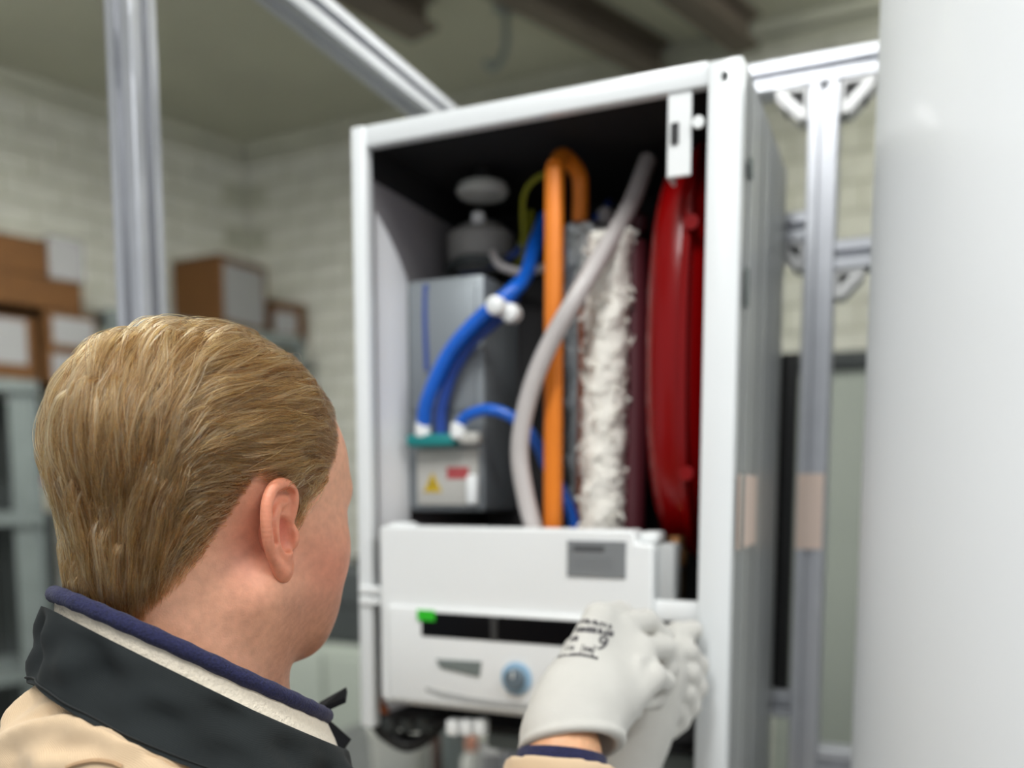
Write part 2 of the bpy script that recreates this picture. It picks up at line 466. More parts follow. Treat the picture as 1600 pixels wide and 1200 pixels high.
# ---------------------------------------------------------------- work bench under the boiler, with small things
BZ = .93
c = P(700, 1180, 2.05)
wb = empty('workbench', (c[0], c[1], 0), math.radians(-25)); tag(wb, 'dark grey workbench behind and below the open boiler', 'workbench')
MB().box(-.60, -.16, BZ - .045, 1.15, .50, BZ, .005).build('bench_top', mat('bench_laminate', srgb(96, 98, 97), .5, noise=(6, .06)), wb)
for x in (-.55, 1.10):
    for y in (-.11, .45):
        MB().box(x - .025, y - .025, 0, x + .025, y + .025, BZ - .045, .003).build('leg', M_rackdark, wb)
MB().box(-.53, .44, .3, 1.08, .46, .36, .003).build('stretcher', M_rackdark, wb)
RB = math.radians(-25)
def bench_at(px, off):
    """bench point under a pixel column; off = distance behind the bench's front line"""
    n = np.array([-math.sin(RB), math.cos(RB), 0]); q = on_plane(px, 1150, np.array([c[0], c[1], 0]) + n * off, n); return (q[0], q[1], BZ)
def lathe_thing(name, px, off, label, cat, pieces):
    r = empty(name, bench_at(px, off)); tag(r, label, cat)
    for pn, prof, m in pieces: MB().lathe(prof, n=28).build(pn, m, r)
M_orange = mat('orange_plastic', srgb(226, 140, 40), .45, noise=(20, .05))
M_bluep = mat('blue_plastic', srgb(30, 110, 160), .4)
M_milk = mat('milky_plastic', srgb(214, 214, 206), .5)
lathe_thing('paint_bucket', 625, .02, 'pale rounded bucket on the workbench under the black cables', 'bucket',
            [('bucket_body', [(.060, 0), (.066, .008), (.072, .14), (.074, .15)], M_milk), ('lid', [(.077, .145), (.077, .160), (.065, .168)], M_milk)])
lathe_thing('spray_bottle', 686, .17, 'slim brown bottle on the workbench between bucket and grey canister', 'bottle',
            [('bottle_body', [(.017, 0), (.02, .004), (.02, .14), (.009, .165), (.009, .175)], mat('brown_plastic', srgb(96, 66, 56), .5)), ('cap', [(.011, .175), (.011, .2), (.008, .202)], M_black)])
lathe_thing('gas_canister', 714, .05, 'grey metal canister on the workbench below the boiler', 'canister',
            [('canister_body', [(.034, 0), (.038, .005), (.038, .18), (.02, .2), (.02, .205)], M_rack), ('valve', [(.008, .205), (.008, .22), (.006, .225)], M_alu)])
lathe_thing('sealant_bottle', 737, .0, 'white bottle with salmon pink cap on the workbench', 'bottle',
            [('bottle_body', [(.021, 0), (.024, .004), (.024, .105), (.012, .125), (.012, .13)], M_milk), ('cap', [(.014, .128), (.012, .16), (.009, .165)], mat('salmon_plastic', srgb(200, 140, 116), .5))])
lathe_thing('paper_cup', 771, -.02, 'white paper cup on the workbench left of the gloved wrist', 'cup',
            [('cup_body', [(.024, 0), (.026, .002), (.033, .14), (.030, .139), (.024, .01)], M_paper), ('cup_rim', [(.033, .138), (.0345, .140), (.033, .142), (.031, .14)], M_paper)])
lathe_thing('blue_bottle', 797, .03, 'blue bottle with pale cap on the workbench next to the paper cup', 'bottle',
            [('bottle_body', [(.022, 0), (.026, .005), (.026, .12), (.012, .145), (.012, .15)], M_bluep), ('cap', [(.014, .148), (.014, .172), (.011, .175)], M_milk)])
lathe_thing('glue_bottle', 1183, -.02, 'pale bottle with cone shaped top standing below the right side of the boiler', 'bottle',
            [('bottle_body', [(.045, 0), (.05, .006), (.05, .06), (.048, .07)], M_milk), ('cone_top', [(.048, .069), (.012, .135), (.009, .15), (.006, .152)], M_milk)])
lathe_thing('orange_cap_tin', 1222, -.10, 'small tin with orange cap on the workbench beside the cone topped bottle', 'tin',
            [('tin_body', [(.022, 0), (.024, .003), (.024, .07), (.022, .075)], M_rack), ('cap', [(.0235, .074), (.0235, .098), (.02, .102)], M_orange)])

# ================================================================== RIG AND BOILER (one shared heading)
YAW = math.radians(-23.5)
B0 = np.array([-.187, 1.10, 1.371]); BWD, BDP, BHT = .450, .35, .705
ex = np.array([math.cos(YAW), math.sin(YAW), 0]); ey = np.array([-math.sin(YAW), math.cos(YAW), 0])
def loc(px, py, dep):
    """boiler coordinates (across, up) of a photograph pixel on the plane a given depth behind the boiler front"""
    q = on_plane(px, py, B0 + ey * dep, ey) - B0
    return float(q @ ex), float(q[2])
def L3(px, py, dep):
    w, z = loc(px, py, dep); return (w, dep, z)

def slot_poly(s=.02, o=.0058, dp=.0105, inn=.009):
    side = [(-s + .0025, -s), (-o, -s), (-o, -s + .003), (-inn, -s + .004), (-inn * .55, -s + dp), (inn * .55, -s + dp), (inn, -s + .004), (o, -s + .003), (o, -s), (s - .0025, -s)]
    out = []
    for k in range(4):
        ca, sa = [(1, 0), (0, 1), (-1, 0), (0, -1)][k]
        out += [(x * ca - y * sa, x * sa + y * ca) for x, y in side]
    return out
def slot_bar(name, axis, a0, a1, u, v, parent):
    """T-slot bar; axis x: (u,v)=(y,z); axis y: (x,z); axis z: (x,y)"""
    pl = {'x': 'yz', 'y': 'xz', 'z': 'xy'}[axis]
    m = MB().prism([(a + u, b + v) for a, b in slot_poly()], a0, a1, pl)
    return m.build(name, M_alu, parent, angle=25)

rig = empty('aluminium_rig', (B0[0], B0[1], 0), YAW)
tag(rig, 'aluminium slotted profile test rig that carries the open boiler', 'frame')
RD = BDP + .03           # rear plane of the rig (bar centre)
PX = .494
ZT = 2.206
slot_bar('top_beam', 'x', -.07, .65, RD, ZT, rig)
slot_bar('rear_post', 'z', 0, ZT - .02, PX, RD, rig)
slot_bar('rear_post', 'z', 0, ZT - .02, .05, RD, rig)
slot_bar('overhead_beam', 'y', -1.25, RD - .02, -.045, ZT, rig)
qx = P(219, 400, 1.05) - np.array([B0[0], B0[1], 0]); LPX, LPY = float(qx @ ex), float(qx @ ey)
slot_bar('front_post', 'z', 0, ZT + .02, LPX, LPY, rig)
slot_bar('link_beam', 'x', LPX - .02, .0, LPY, ZT + .04, rig)
def rz(px, py): return on_plane(px, py, B0 + ey * (RD - .02), ey)[2]
zl = rz(1230, 355); z_r = rz(1320, 396); zb = rz(1200, 1098); zf = rz(1290, 1192)
slot_bar('cross_beam', 'x', .07, PX - .02, RD, zl, rig)
slot_bar('cross_beam', 'x', PX + .02, .61, RD, z_r, rig)
slot_bar('cross_beam', 'x', .07, PX - .02, RD, zb, rig)
slot_bar('cross_beam', 'x', PX + .02, .61, RD, zf, rig)
slot_bar('rear_post', 'z', 0, ZT - .02, .63, RD, rig)
slot_bar('foot_beam', 'y', LPY - .3, RD - .02, LPX + .04, .02, rig)
slot_bar('foot_beam', 'x', LPX + .06, .03, RD, .02, rig)

def corner_bracket(x, z, sx, sz, size=.042):
    """cast angle bracket in the corner of post and beam, with gusset cheeks and a screw"""
    y0, y1 = RD - .018, RD + .018; m = MB()
    a = lambda v: x + sx * v
    b = lambda v: z + sz * v
    def bx(x0, x1, z0, z1, yy0=y0, yy1=y1): m.box(min(a(x0), a(x1)), yy0, min(b(z0), b(z1)), max(a(x0), a(x1)), yy1, max(b(z0), b(z1)), .0015, 1)
    bx(0, size, 0, .006); bx(0, .006, 0, size)
    for yy in (y0, y1 - .004):
        m.prism([(a(size), b(0)), (a(size), b(.010)), (a(.010), b(size)), (a(0), b(size)), (a(0), b(size - .008)), (a(size - .008), b(0))], yy, yy + .004, 'xz')
    m.prism([(a(size), b(.004)), (a(size), b(.012)), (a(.012), b(size)), (a(.004), b(size))], y0, y1, 'xz')
    o = m.build('corner_bracket', M_cast, rig, angle=30)
    s = MB().lathe([(.0055, 0), (.006, .001), (.006, .005), (.0045, .006)], c=(0, 0, 0), n=14)
    s.xform(Matrix.Translation((a(.022), RD, b(.006))) @ (Matrix.Rotation(0 if sz > 0 else math.pi, 4, 'X')))
    s.build('screw', M_rackdark, o)
    MB().box(min(a(.008), a(size - .01)), RD - .013, min(b(.007), b(size * .62)), max(a(.008), a(size - .01)), RD + .014, max(b(.007), b(size * .62))).build('dark_insert', M_black, o, smooth=False)
corner_bracket(PX - .02, ZT - .02, -1, -1)
corner_bracket(PX + .02, ZT - .02, 1, -1)
corner_bracket(PX - .02, zl - .02, -1, -1, .036)
corner_bracket(PX + .02, z_r - .02, 1, -1, .036)
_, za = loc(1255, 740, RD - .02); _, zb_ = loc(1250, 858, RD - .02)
MB().box(PX - .0185, RD - .0212, zb_ + B0[2], PX + .0165, RD - .0202, za + B0[2], .0003, 1).build('painted_reflection', mat('pink_reflection', srgb(250, 226, 212), .5), rig, smooth=False)  # pink reflection on the post, painted as a thin sheet
_, z0 = loc(1207, 1072, RD); _, z1 = loc(1222, 555, RD)
MB().box(PX - .046, RD - .012, z0 + B0[2], PX - .024, RD + .012, z1 + B0[2], .002).build('cable_duct', M_black, rig)

# ---------------------------------------------------------------- boiler
boiler = empty('gas_boiler', B0, YAW)
tag(boiler, 'open white wall-hung gas boiler with red vessel, blue hoses and control panel', 'boiler')
M_dark = mat('dark_foam', srgb(30, 29, 30), .85, noise=(12, .15), bump=(200, .2))
M_inside = mat('inner_galvanised', srgb(176, 171, 173), .4, .2, noise=(9, .06))
M_side = mat('side_steel', srgb(192, 194, 193), .34, .45, noise=(7, .05))
M_greybox = mat('grey_zinc', srgb(140, 146, 150), .45, .4, noise=(6, .06))
M_redv = mat('red_enamel', srgb(132, 3, 5), .26, coat=.06, spec=.25, noise=(4, .05))
M_blue = mat('blue_hose', srgb(18, 98, 205), .3, noise=(30, .08))
M_bluedk = mat('dark_blue_hose', srgb(36, 70, 150), .35, noise=(30, .08))
M_or = mat('copper_orange', srgb(236, 132, 34), .42, .1, noise=(8, .06))
M_hose = mat('grey_hose', srgb(196, 190, 188), .35, noise=(20, .04))
M_teal = mat('teal_plastic', srgb(16, 128, 128), .4)
M_foil = mat('aluminium_foil', srgb(205, 208, 206), .28, .9, bump=(140, .9, .004))
M_wool = mat('white_insulation', srgb(238, 235, 226), .85, noise=(60, .06), bump=(180, .8, .003))
M_brass = mat('brass', srgb(176, 128, 84), .35, .9)
M_yellow = mat('yellow_green_wire', srgb(150, 150, 30), .5)
M_maroon = mat('maroon_pipe', srgb(84, 34, 42), .4)
T = .018
zs = BHT
# housing panels
MB().box(0, BDP - .004, 0, BWD, BDP, zs).build('back_panel', M_dark, boiler, smooth=False)
ls = MB().box(0, .012, 0, .004, BDP - .004, zs).build('left_side', M_white, boiler, smooth=False)
MB().box(.004, .012, .0, .007, BDP - .004, zs - .05).build('inner_lining', M_inside, ls, smooth=False)
MB().box(  .004, .012, zs - .05, .010, BDP - .004, zs - .004).build('foam_strip', M_dark, ls, smooth=False)
rs = MB().box(BWD - .004, .012, -.12, BWD, BDP, zs)
for yy in (.06, .155, .25, .325):          # pressed ribs along the side sheet
    rs.box(BWD, yy - .014, -.116, BWD + .0022, yy + .014, zs - .004, .0015, 1)
rs = rs.build('right_side', M_side, boiler)
MB().box(BWD - .009, .012, .0, BWD - .004, BDP - .004, zs - .004).build('foam_lining', M_dark, rs, smooth=False)
for yy, za, zb_ in ((.035, .47, .51), (.035, .22, .30), (.04, .60, .62)):
    MB().box(BWD + .003, yy - .008, za, BWD + .005, yy + .008, zb_, .001, 1).build('clip', M_rack, rs)
tp = MB().box(0, .012, zs - .004, BWD, BDP, zs).build('top_panel', M_white, boiler, smooth=False)
MB().box(.006, .014, zs - .012, BWD - .006, BDP - .006, zs - .004).build('foam_lining', M_dark, tp, smooth=False)
# front flanges (folded sheet)
MB().box(-.001, -.004, -.012, T, .014, zs, .003).build('left_flange', M_white, boiler)
rf = MB().box(BWD - .033, -.006, -.10, BWD + .001, .014, zs - .003, .003).build('right_flange', M_white, boiler)
MB().lathe([(.0035, 0), (.0035, .003)], c=(BWD - .016, -.0085, zs - .020), ax='y', n=12).build('screw', M_rackdark, rf)
MB().box(T, -.002, zs - .024, BWD - .033, .014, zs, .003).build('top_flange', M_white, boiler)
zc = loc(1050, 955, 0)[1]
MB().box(T, .0, zc - .011, BWD - .033, .012, zc + .011, .002).build('cross_rail', M_whitep, boiler)
for k in (-1, 1):
    MB().box(.002, -.008, zc + k * .007 - .0045, T + .012, -.004, zc + k * .007 + .0045, .0015, 1).build('hinge_tab', M_whitep, boiler)
M_pinkreflect = mat('pink_reflection', srgb(250, 226, 212), .5)  # colour of the painted reflections
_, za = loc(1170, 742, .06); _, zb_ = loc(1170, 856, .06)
MB().box(BWD + .0024, .018, zb_, BWD + .0036, .140, za, .0003, 1).build('painted_reflection', M_pinkreflect, rs, smooth=False)  # pink reflection on the side steel, put in as a pale sheet
# mounting bracket at the top right
w0, zt_ = loc(1043, 138, .0); w1, zb_ = loc(1078, 272, .0)
br = MB().box(w0, .002, zb_, w1, .006, zs - .01, .001, 1).build('hanging_bracket', M_whitep, boiler, smooth=False)
MB().box(w0, .006, zb_, w0 + .003, .03, zs - .03).build('bracket_fold', M_whitep, br, smooth=False)
MB().box(w0 + .004, -.0005, zb_ + .032, w0 + .012, .002, zb_ + .052).build('slot', M_black, br, smooth=False)
MB().lathe([(.006, 0), (.006, .004), (.004, .005)], c=(w1 + .008, -.004, zb_ + .048), ax='y', n=14).build('stud', M_whitep, br)

# red expansion vessel: pill shaped, seen on its edge
def vessel():
    xa, za = loc(1016, 600, .03); xb, _ = loc(1096, 600, .03); _, zt = loc(1090, 192, .06); _, zb = loc(1050, 872, .06)
    cx, cz, cy = (xa + BWD - .040) / 2 - .004, (zt + zb) / 2, .165
    hx, hy, hz = (BWD - .034 - xa) / 2 + .014, .135, (zt - zb) / 2
    V, F = [], []; nu, nv = 56, 40
    for i in range(nu):              # superellipse outline in the y-z plane, lens profile across x
        a = 2 * math.pi * i / nu; c_, s_ = math.cos(a), math.sin(a)
        oy = hy * math.copysign(abs(c_) ** .75, c_); oz = hz * math.copysign(abs(s_) ** .82, s_)
        for j in range(nv + 1):
            b = -math.pi / 2 + math.pi * j / nv; r = math.cos(b); t = math.sin(b)
            r = max(r, 0) ** .55
            V.append((cx + hx * math.copysign(abs(t) ** .75, t), cy + oy * r, cz + oz * r))
    n = nv + 1
    F = [(i * n + j, ((i + 1) % nu) * n + j, ((i + 1) % nu) * n + j + 1, i * n + j + 1) for i in range(nu) for j in range(nv)]
    v = MB().add(V, F).build('expansion_vessel', M_redv, boiler, angle=70)
    rim = []; 
    for i in range(nu + 1):
        a = 2 * math.pi * i / nu; c_, s_ = math.cos(a), math.sin(a)
        rim.append((cx + .012, cy + (hy + .004) * math.copysign(abs(c_) ** .75, c_), cz + (hz + .004) * math.copysign(abs(s_) ** .82, s_)))
    MB().tube(rim, .0055, 8, smooth=False).build('seam_rim', M_redv, v)
    for zz in (.30, .56):
        MB().lathe([(.008, 0), (.008, .008), (.005, .010)], c=(cx + .018, cy - hy - .004, zz), ax='y', n=14).build('bolt', M_redv, v)
vessel()
# vertical pipes
def tubep(name, m, pts, r, par=boiler, n=14, **k): return MB().tube([L3(*p) for p in pts], r, n, **k).build(name, m, par)
a, b = L3(866, 258, .06), L3(860, 860, .06)
MB().box(a[0] - .0105, .052, b[2], a[0] + .0105, .070, a[2], .006, 3).build('orange_pipe', M_or, boiler)
tubep('orange_pipe', M_or, [(866, 262, .07), (880, 245, .10), (903, 270, .13), (907, 300, .14), (906, 345, .15)], .010)
tubep('dark_pipe', M_maroon, [(990, 380, .12), (992, 600, .12), (986, 850, .12)], .016)
tubep('dark_pipe', M_black, [(1000, 360, .20), (1002, 600, .20), (996, 860, .20)], .012)
# foil wrapped exchanger and white wool wrap
def rough_roll(name, m, px0, px1, py0, py1, dep, rr, amp, seed, fuzz=0):
    q = np.random.default_rng(seed); n = 44; rows = 90; A, Bq = np.array(L3(px0, py0, dep)), np.array(L3(px1, py1, dep))
    V = []
    for i in range(rows):
        t = i / (rows - 1); c0 = A * (1 - t) + Bq * t
        for k in range(n):
            g = 2 * math.pi * k / n
            r = rr * (1 + amp * (math.sin(3 * g + 40 * t) * .3 + math.sin(60 * t + 2 * g) * .35 + q.normal() * .5)) * (1 if 0 < i < rows - 1 else .7)
            V.append(c0 + np.array([r * math.cos(g), r * math.sin(g), q.normal() * .001]))
    F = [(i * n + k, i * n + (k + 1) % n, (i + 1) * n + (k + 1) % n, (i + 1) * n + k) for i in range(rows - 1) for k in range(n)]
    F += [tuple(range(n))[::-1], tuple((rows - 1) * n + k for k in range(n))]
    o = MB().add(V, F).build(name, m, boiler, angle=70)
    if fuzz:
        fb = MB()
        for _ in range(fuzz):
            t = q.random(); g = q.random() * 2 * math.pi; c0 = A * (1 - t) + Bq * t
            u = np.array([math.cos(g), math.sin(g), 0]); p = c0 + u * rr * .95; l = .003 + .008 * q.random()
            d = u + np.array([0, 0, q.normal() * .6]); 
            fb.tube([p, p + d * l * .6, p + d * l + np.array([0, 0, q.normal() * .004])], [.003, .0028, .0012], 6, sub=2)
        tag(fb.build('wool_tuft', m, o), kind='stuff')
    return o
rough_roll('foil_wrap', M_foil, 915, 925, 352, 850, .16, .030, .10, 3)
rough_roll('insulation_wrap', M_wool, 952, 940, 365, 850, .10, .0255, .12, 5, fuzz=90)
tubep('copper_tube', mat('copper', srgb(184, 104, 66), .35, .8), [(908, 430, .125), (908, 600, .125), (903, 830, .125)], .004)
# pale hose looping down in front
tubep('drain_hose', M_hose, [(1012, 250, .16), (985, 320, .12), (945, 390, .07), (900, 465, .035), (855, 545, .030), (826, 620, .030), (812, 700, .032), (820, 770, .036), (840, 850, .045)], .0105, n=16)
# grey box with its front plate and labels
g0 = L3(628, 440, .085); g1 = L3(757, 800, .085)
gb = MB().box(.020, .085, g1[2], g1[0], .25, g0[2], .006).build('burner_box', M_greybox, boiler)
e0 = L3(640, 455, .083); e1 = L3(744, 640, .083)
MB().box(e0[0], .082, e1[2], e1[0], .0865, e0[2], .002).build('cover_plate', M_greybox, gb)
f0 = L3(650, 702, .08); f1 = L3(746, 790, .08)
lp = MB().box(f0[0], .081, f1[2], f1[0], .086, f0[2], .002).build('warning_label', mat('label_silver', srgb(188, 186, 180), .5), gb)
a, b = L3(658, 742, .08), L3(692, 769, .08)
MB().prism([(a[0] + .003, b[2]), (b[0] - .002, b[2]), ((a[0] + b[0]) / 2 + .0005, a[2] + .003)], .0802, .081, 'xz').build('warning_triangle', mat('warning_yellow', srgb(196, 164, 26), .5), lp, smooth=False)
MB().box((a[0] + b[0]) / 2 - .001, .0796, b[2] + .006, (a[0] + b[0]) / 2 + .001, .0802, a[2] - .007).build('triangle_mark', M_black, lp, smooth=False)
a, b = L3(698, 730, .08), L3(732, 748, .08)
MB().box(a[0], .0802, b[2], b[0], .081, a[2]).build('red_band', mat('label_red', srgb(176, 74, 76), .5), lp, smooth=False)
a, b = L3(729, 742, .075), L3(746, 788, .075)
MB().box(a[0], .072, b[2], b[0], .081, a[2], .003).build('white_clip', M_whitep, lp)
# teal manifold with white unions
a, b = L3(642, 680, .07), L3(716, 697, .07)
tm = MB().box(a[0], .056, b[2], b[0], .080, a[2], .004).build('teal_manifold', M_teal, boiler)
for px, py in ((661, 672), (716, 674)):
    c = L3(px, py, .064); MB().lathe([(.007, -.010), (.010, -.007), (.010, .008), (.007, .011)], c=c, n=18).build('white_union', M_whitep, tm)
a, b = L3(722, 676, .07), L3(752, 694, .07); MB().box(a[0], .058, b[2], b[0], .080, a[2], .004).build('valve_body', mat('beige_plastic', srgb(186, 184, 178), .5), tm)
# blue hoses
tubep('blue_hose', M_blue, [(661, 668, .064), (668, 625, .058), (700, 555, .053), (745, 502, .050), (800, 455, .060), (822, 430, .10), (836, 380, .14), (852, 340, .17)], .0092)
tubep('blue_hose', M_bluedk, [(690, 686, .072), (690, 640, .070), (708, 580, .068), (742, 530, .068), (775, 500, .075), (805, 462, .095)], .0075)
tubep('blue_hose', M_blue, [(716, 668, .064), (730, 650, .062), (765, 640, .062), (805, 655, .066), (838, 690, .075), (855, 730, .09), (878, 765, .11), (892, 800, .11), (902, 850, .11)], .0070)
for px, py, dd in ((776, 478, .040), (799, 490, .055)):
    c = L3(px, py, dd); MB().lathe([(.006, -.011), (.0105, -.008), (.0115, 0), (.0105, .008), (.006, .011)], c=c, ax='y', n=20).build('white_clip', M_whitep, boiler)
tubep('blue_strip', M_bluedk, [(665, 445, .083), (664, 500, .082), (667, 580, .082)], .003, n=8)
tubep('grey_hose', M_hose, [(770, 395, .16), (782, 415, .15), (815, 425, .145), (850, 418, .15), (880, 400, .17)], .0055)
tubep('earth_wire', M_yellow, [(815, 440, .2), (818, 370, .18), (818, 310, .16), (834, 282, .15), (862, 268, .15)], .0035, n=8)
tubep('earth_wire', M_yellow, [(806, 420, .2), (812, 385, .19), (826, 370, .19), (830, 330, .2)], .004, n=8)
tubep('blue_wire', M_bluedk, [(720, 425, .2), (745, 420, .19), (800, 400, .18), (828, 370, .2), (850, 345, .22)], .005, n=8)
tubep('blue_wire', M_bluedk, [(930, 345, .2), (945, 330, .2), (952, 318, .22)], .006, n=8)
# fan with motor cap, round lamp-like plug above, small fittings
c = L3(752, 385, .2)
fn = MB().lathe([(.02, -.035), (.042, -.03), (.046, -.012), (.046, .012), (.034, .022), (.02, .03), (.008, .036)], c=c, n=32).build('fan_housing', mat('fan_grey', srgb(150, 148, 144), .5, noise=(30, .1)), boiler)
MB().lathe([(.009, 0), (.009, .012), (.006, .015)], c=(c[0] + .010, c[1] - .03, c[2] + .02), n=16).build('fan_nut', M_whitep, fn)
MB().tube([(c[0] - .04, c[1] - .02, c[2] - .03), (c[0], c[1] - .05, c[2] - .028), (c[0] + .05, c[1] - .03, c[2] - .03)], .006, 10).build('fan_bracket', M_rackdark, fn)
c = L3(754, 300, .15)
MB().lathe([(.012, .010), (.031, .008), (.034, 0), (.030, -.006), (.010, -.008)], c=c, n=32).build('flue_plug', mat('plug_white', srgb(190, 192, 186), .4), boiler)
MB().lathe([(.010, .008), (.010, BHT - .012 - c[2])], c=c, n=16).build('plug_stem', M_dark, boiler)
c = L3(946, 340, .2); MB().lathe([(.007, -.01), (.010, -.006), (.010, .008), (.006, .012)], c=c, n=18).build('steel_nut', M_hose, boiler)
c = L3(1000, 352, .17); MB().lathe([(.006, -.01), (.010, -.006), (.010, .008), (.006, .012)], c=c, n=18).build('dark_nut', M_maroon, boiler)
# curved white sound baffle along the left wall
pr = []
for i in range(13):
    t = i / 12; pr.append((.012, .03 + .055 * t))
pv = []
V, F = [], []
for i, (x, y) in enumerate(pr):
    x = .009 + .010 * math.sin(math.pi * min(1, (i / 12) * 1.0) * .5); top = loc(598 + i * 3, 330 + i * 9, .03 + .055 * i / 12)[1]
    for dx in (0, .003):
        V += [(x + dx, y, .0), (x + dx, y, top)]
for i in range(12):
    a = i * 4; b = a + 4
    F += [(a, b, b + 1, a + 1), (a + 2, a + 3, b + 3, b + 2), (a + 1, b + 1, b + 3, a + 3), (a, a + 2, b + 2, b)]
F += [(0, 1, 3, 2), (48, 50, 51, 49)]
MB().add(V, F).build('sound_baffle', mat('baffle_white', srgb(232, 232, 234), .35, .05), boiler)
# dark combustion block in the middle
a, b = L3(760, 440, .2), L3(850, 850, .2)
MB().box(a[0], .19, .0, b[0] + .03, .30, a[2], .012).build('heat_block', M_dark, boiler)
c = L3(1056, 880, .04)
bf = MB().lathe([(.010, -.004), (.013, 0), (.013, .012), (.009, .018), (.009, .03)], c=c, n=20).build('brass_fitting', M_brass, boiler)
MB().lathe([(.008, -.05), (.010, -.03), (.010, -.006)], c=c, n=18).build('brass_stem', mat('aged_brass', srgb(110, 84, 52), .4, .8), bf)
tubep('dark_pipe', M_black, [(1036, 850, .1), (1040, 900, .1), (1042, 960, .1)], .01)

# ---------------------------------------------------------------- control panel
DF = -.012
x0, zt = loc(592, 822, DF); x1, zb_ = loc(1016, 1128, DF); zbt = loc(592, 1096, DF)[1]
xs, zs2 = loc(985, 822, DF)
zstep = loc(1016, 850, DF)[1]
cp = MB()
body = [(x0 + .008, zbt), (x1, zbt), (x1, zstep - .004), (x1 - .004, zstep), (xs + .006, zstep), (xs + .004, zt - .004), (xs, zt), (x0 + .004, zt), (x0, zt - .004), (x0, zbt + .008)]
cp.prism(body, DF, .030, 'xz')
cp = cp.build('control_panel', M_whitep, boiler, angle=20)
bv = cp.modifiers.new('rounding', 'BEVEL'); bv.width = .0035; bv.segments = 3; bv.limit_method = 'ANGLE'; bv.angle_limit = math.radians(35)
MB().box(xs + .006, .004, zstep, xs + .026, .040, zt - .002, .004).build('rear_cover', M_whitep, cp)
MB().box(x1, .002, zstep - .075, x1 + .020, .045, zstep + .0, .005).build('side_cover', mat('panel_grey', srgb(176, 178, 178), .4), cp)
q0 = loc(630, 818, .01); MB().lathe([(.018, 0), (.018, .004), (.014, .006)], c=(q0[0], .01, zt - .002), n=24).build('top_knob', M_whitep, cp)
# lower fascia stands proud with a groove
fz = loc(640, 945, DF)[1]
fa = MB().box(x0 + .012, DF - .006, zbt + .004, x1 - .010, DF + .002, fz, .005, 3).build('fascia', M_whitep, cp)
DW = DF - .0075
a, b = loc(657, 956, DW), loc(766, 1002, DW)
MB().box(a[0], DW, b[1], b[0], DF - .004, a[1], .0015, 1).build('display_window', mat('display_black', srgb(4, 5, 9), .3, spec=.15), cp)
a2 = loc(776, 962, DW); e = x1 - .035
MB().box(a2[0], DW, b[1], e, DF - .004, a[1], .0015, 1).build('display_window', MATS['display_black'], cp)
MB().box(b[0], DW + .0005, b[1], a2[0], DF - .004, a[1]).build('display_bar', mat('bar_dark', srgb(52, 52, 52), .5), cp, smooth=False)
q0, q1 = loc(652, 952, DW), loc(680, 971, DW)
MB().box(q0[0], DW - .0012, q1[1], q1[0], DW, q0[1], .0005, 1).build('green_sticker', mat('green_film', srgb(40, 190, 30), .45), cp, smooth=False)
k0, k1, k2, k3 = loc(681, 1030, DW), loc(752, 1034, DW), loc(749, 1058, DW), loc(688, 1044, DW)
kp = MB().prism([k3, k2, k1, k0], DW, DF - .004, 'xz').build('keypad', mat('keypad_grey', srgb(118, 126, 124), .5), cp, smooth=False)
for i in range(5):
    t0, t1 = i / 5 + .03, (i + 1) / 5 - .03
    pb = [tuple(np.array(k3) * (1 - t) + np.array(k2) * t + (np.array(k0) - np.array(k3)) * .18 * 1) for t in (t0, t1)]
    pt = [tuple(np.array(k0) * (1 - t) + np.array(k1) * t - (np.array(k0) - np.array(k3)) * .18) for t in (t1, t0)]
    MB().prism([pb[0], pb[1], pt[0], pt[1]], DW - .001, DW, 'xz').build('key', MATS['keypad_grey'], kp, smooth=False)
c = loc(807, 1060, DW)
rg = MB().lathe([(.0185, 0), (.0185, -.002), (.016, -.003), (.0125, -.003)], c=(c[0], DW + .001, c[1]), ax='y', n=40).build('dial_ring', mat('dial_blue', srgb(150, 186, 214), .35), cp)
kb = MB().lathe([(.0125, .002), (.0120, -.009), (.0105, -.0105), (.001, -.011)], c=(c[0], DW, c[1]), ax='y', n=36).build('dial_knob', mat('dial_grey', srgb(98, 112, 122), .4), cp)
MB().box(c[0] - .001, DW - .0118, c[1] + .002, c[0] + .001, DW - .010, c[1] + .010).build('dial_mark', M_whitep, kb, smooth=False)
gp = [loc(x, y, DW) for x, y in ((664, 1077), (690, 1086), (730, 1094), (770, 1100), (835, 1106), (905, 1108), (975, 1104))]
gm = MB()
for i in range(len(gp) - 1):
    (xa, za), (xb, zb2) = gp[i], gp[i + 1]; h0 = .0034 if i else .0022
    gm.prism([(xa, za - h0), (xb, zb2 - .0036), (xb, zb2 + .0036), (xa, za + h0)], DF - .0065, DF - .004, 'xz')
gm.build('groove', mat('groove_grey', srgb(166, 168, 168), .5), cp, smooth=False)
a, b = loc(887, 844, DF), loc(978, 904, DF)
pl = MB().box(a[0], DF - .002, b[1], b[0], DF + .001, a[1], .0006, 1).build('type_plate', mat('plate_grey', srgb(126, 129, 131), .45), cp, smooth=False)
a, b = loc(897, 852, DF), loc(945, 862, DF)
MB().box(a[0], DF - .0026, b[1], b[0], DF - .002, a[1]).build('plate_heading', mat('plate_dark', srgb(78, 80, 82), .5), pl, smooth=False)
for yy in (872, 879, 886):
    a, b = loc(897, yy, DF), loc(958, yy + 2.5, DF)
    MB().box(a[0], DF - .0024, b[1], b[0], DF - .002, a[1]).build('plate_line', mat('plate_mid', srgb(112, 115, 118), .5), pl, smooth=False)

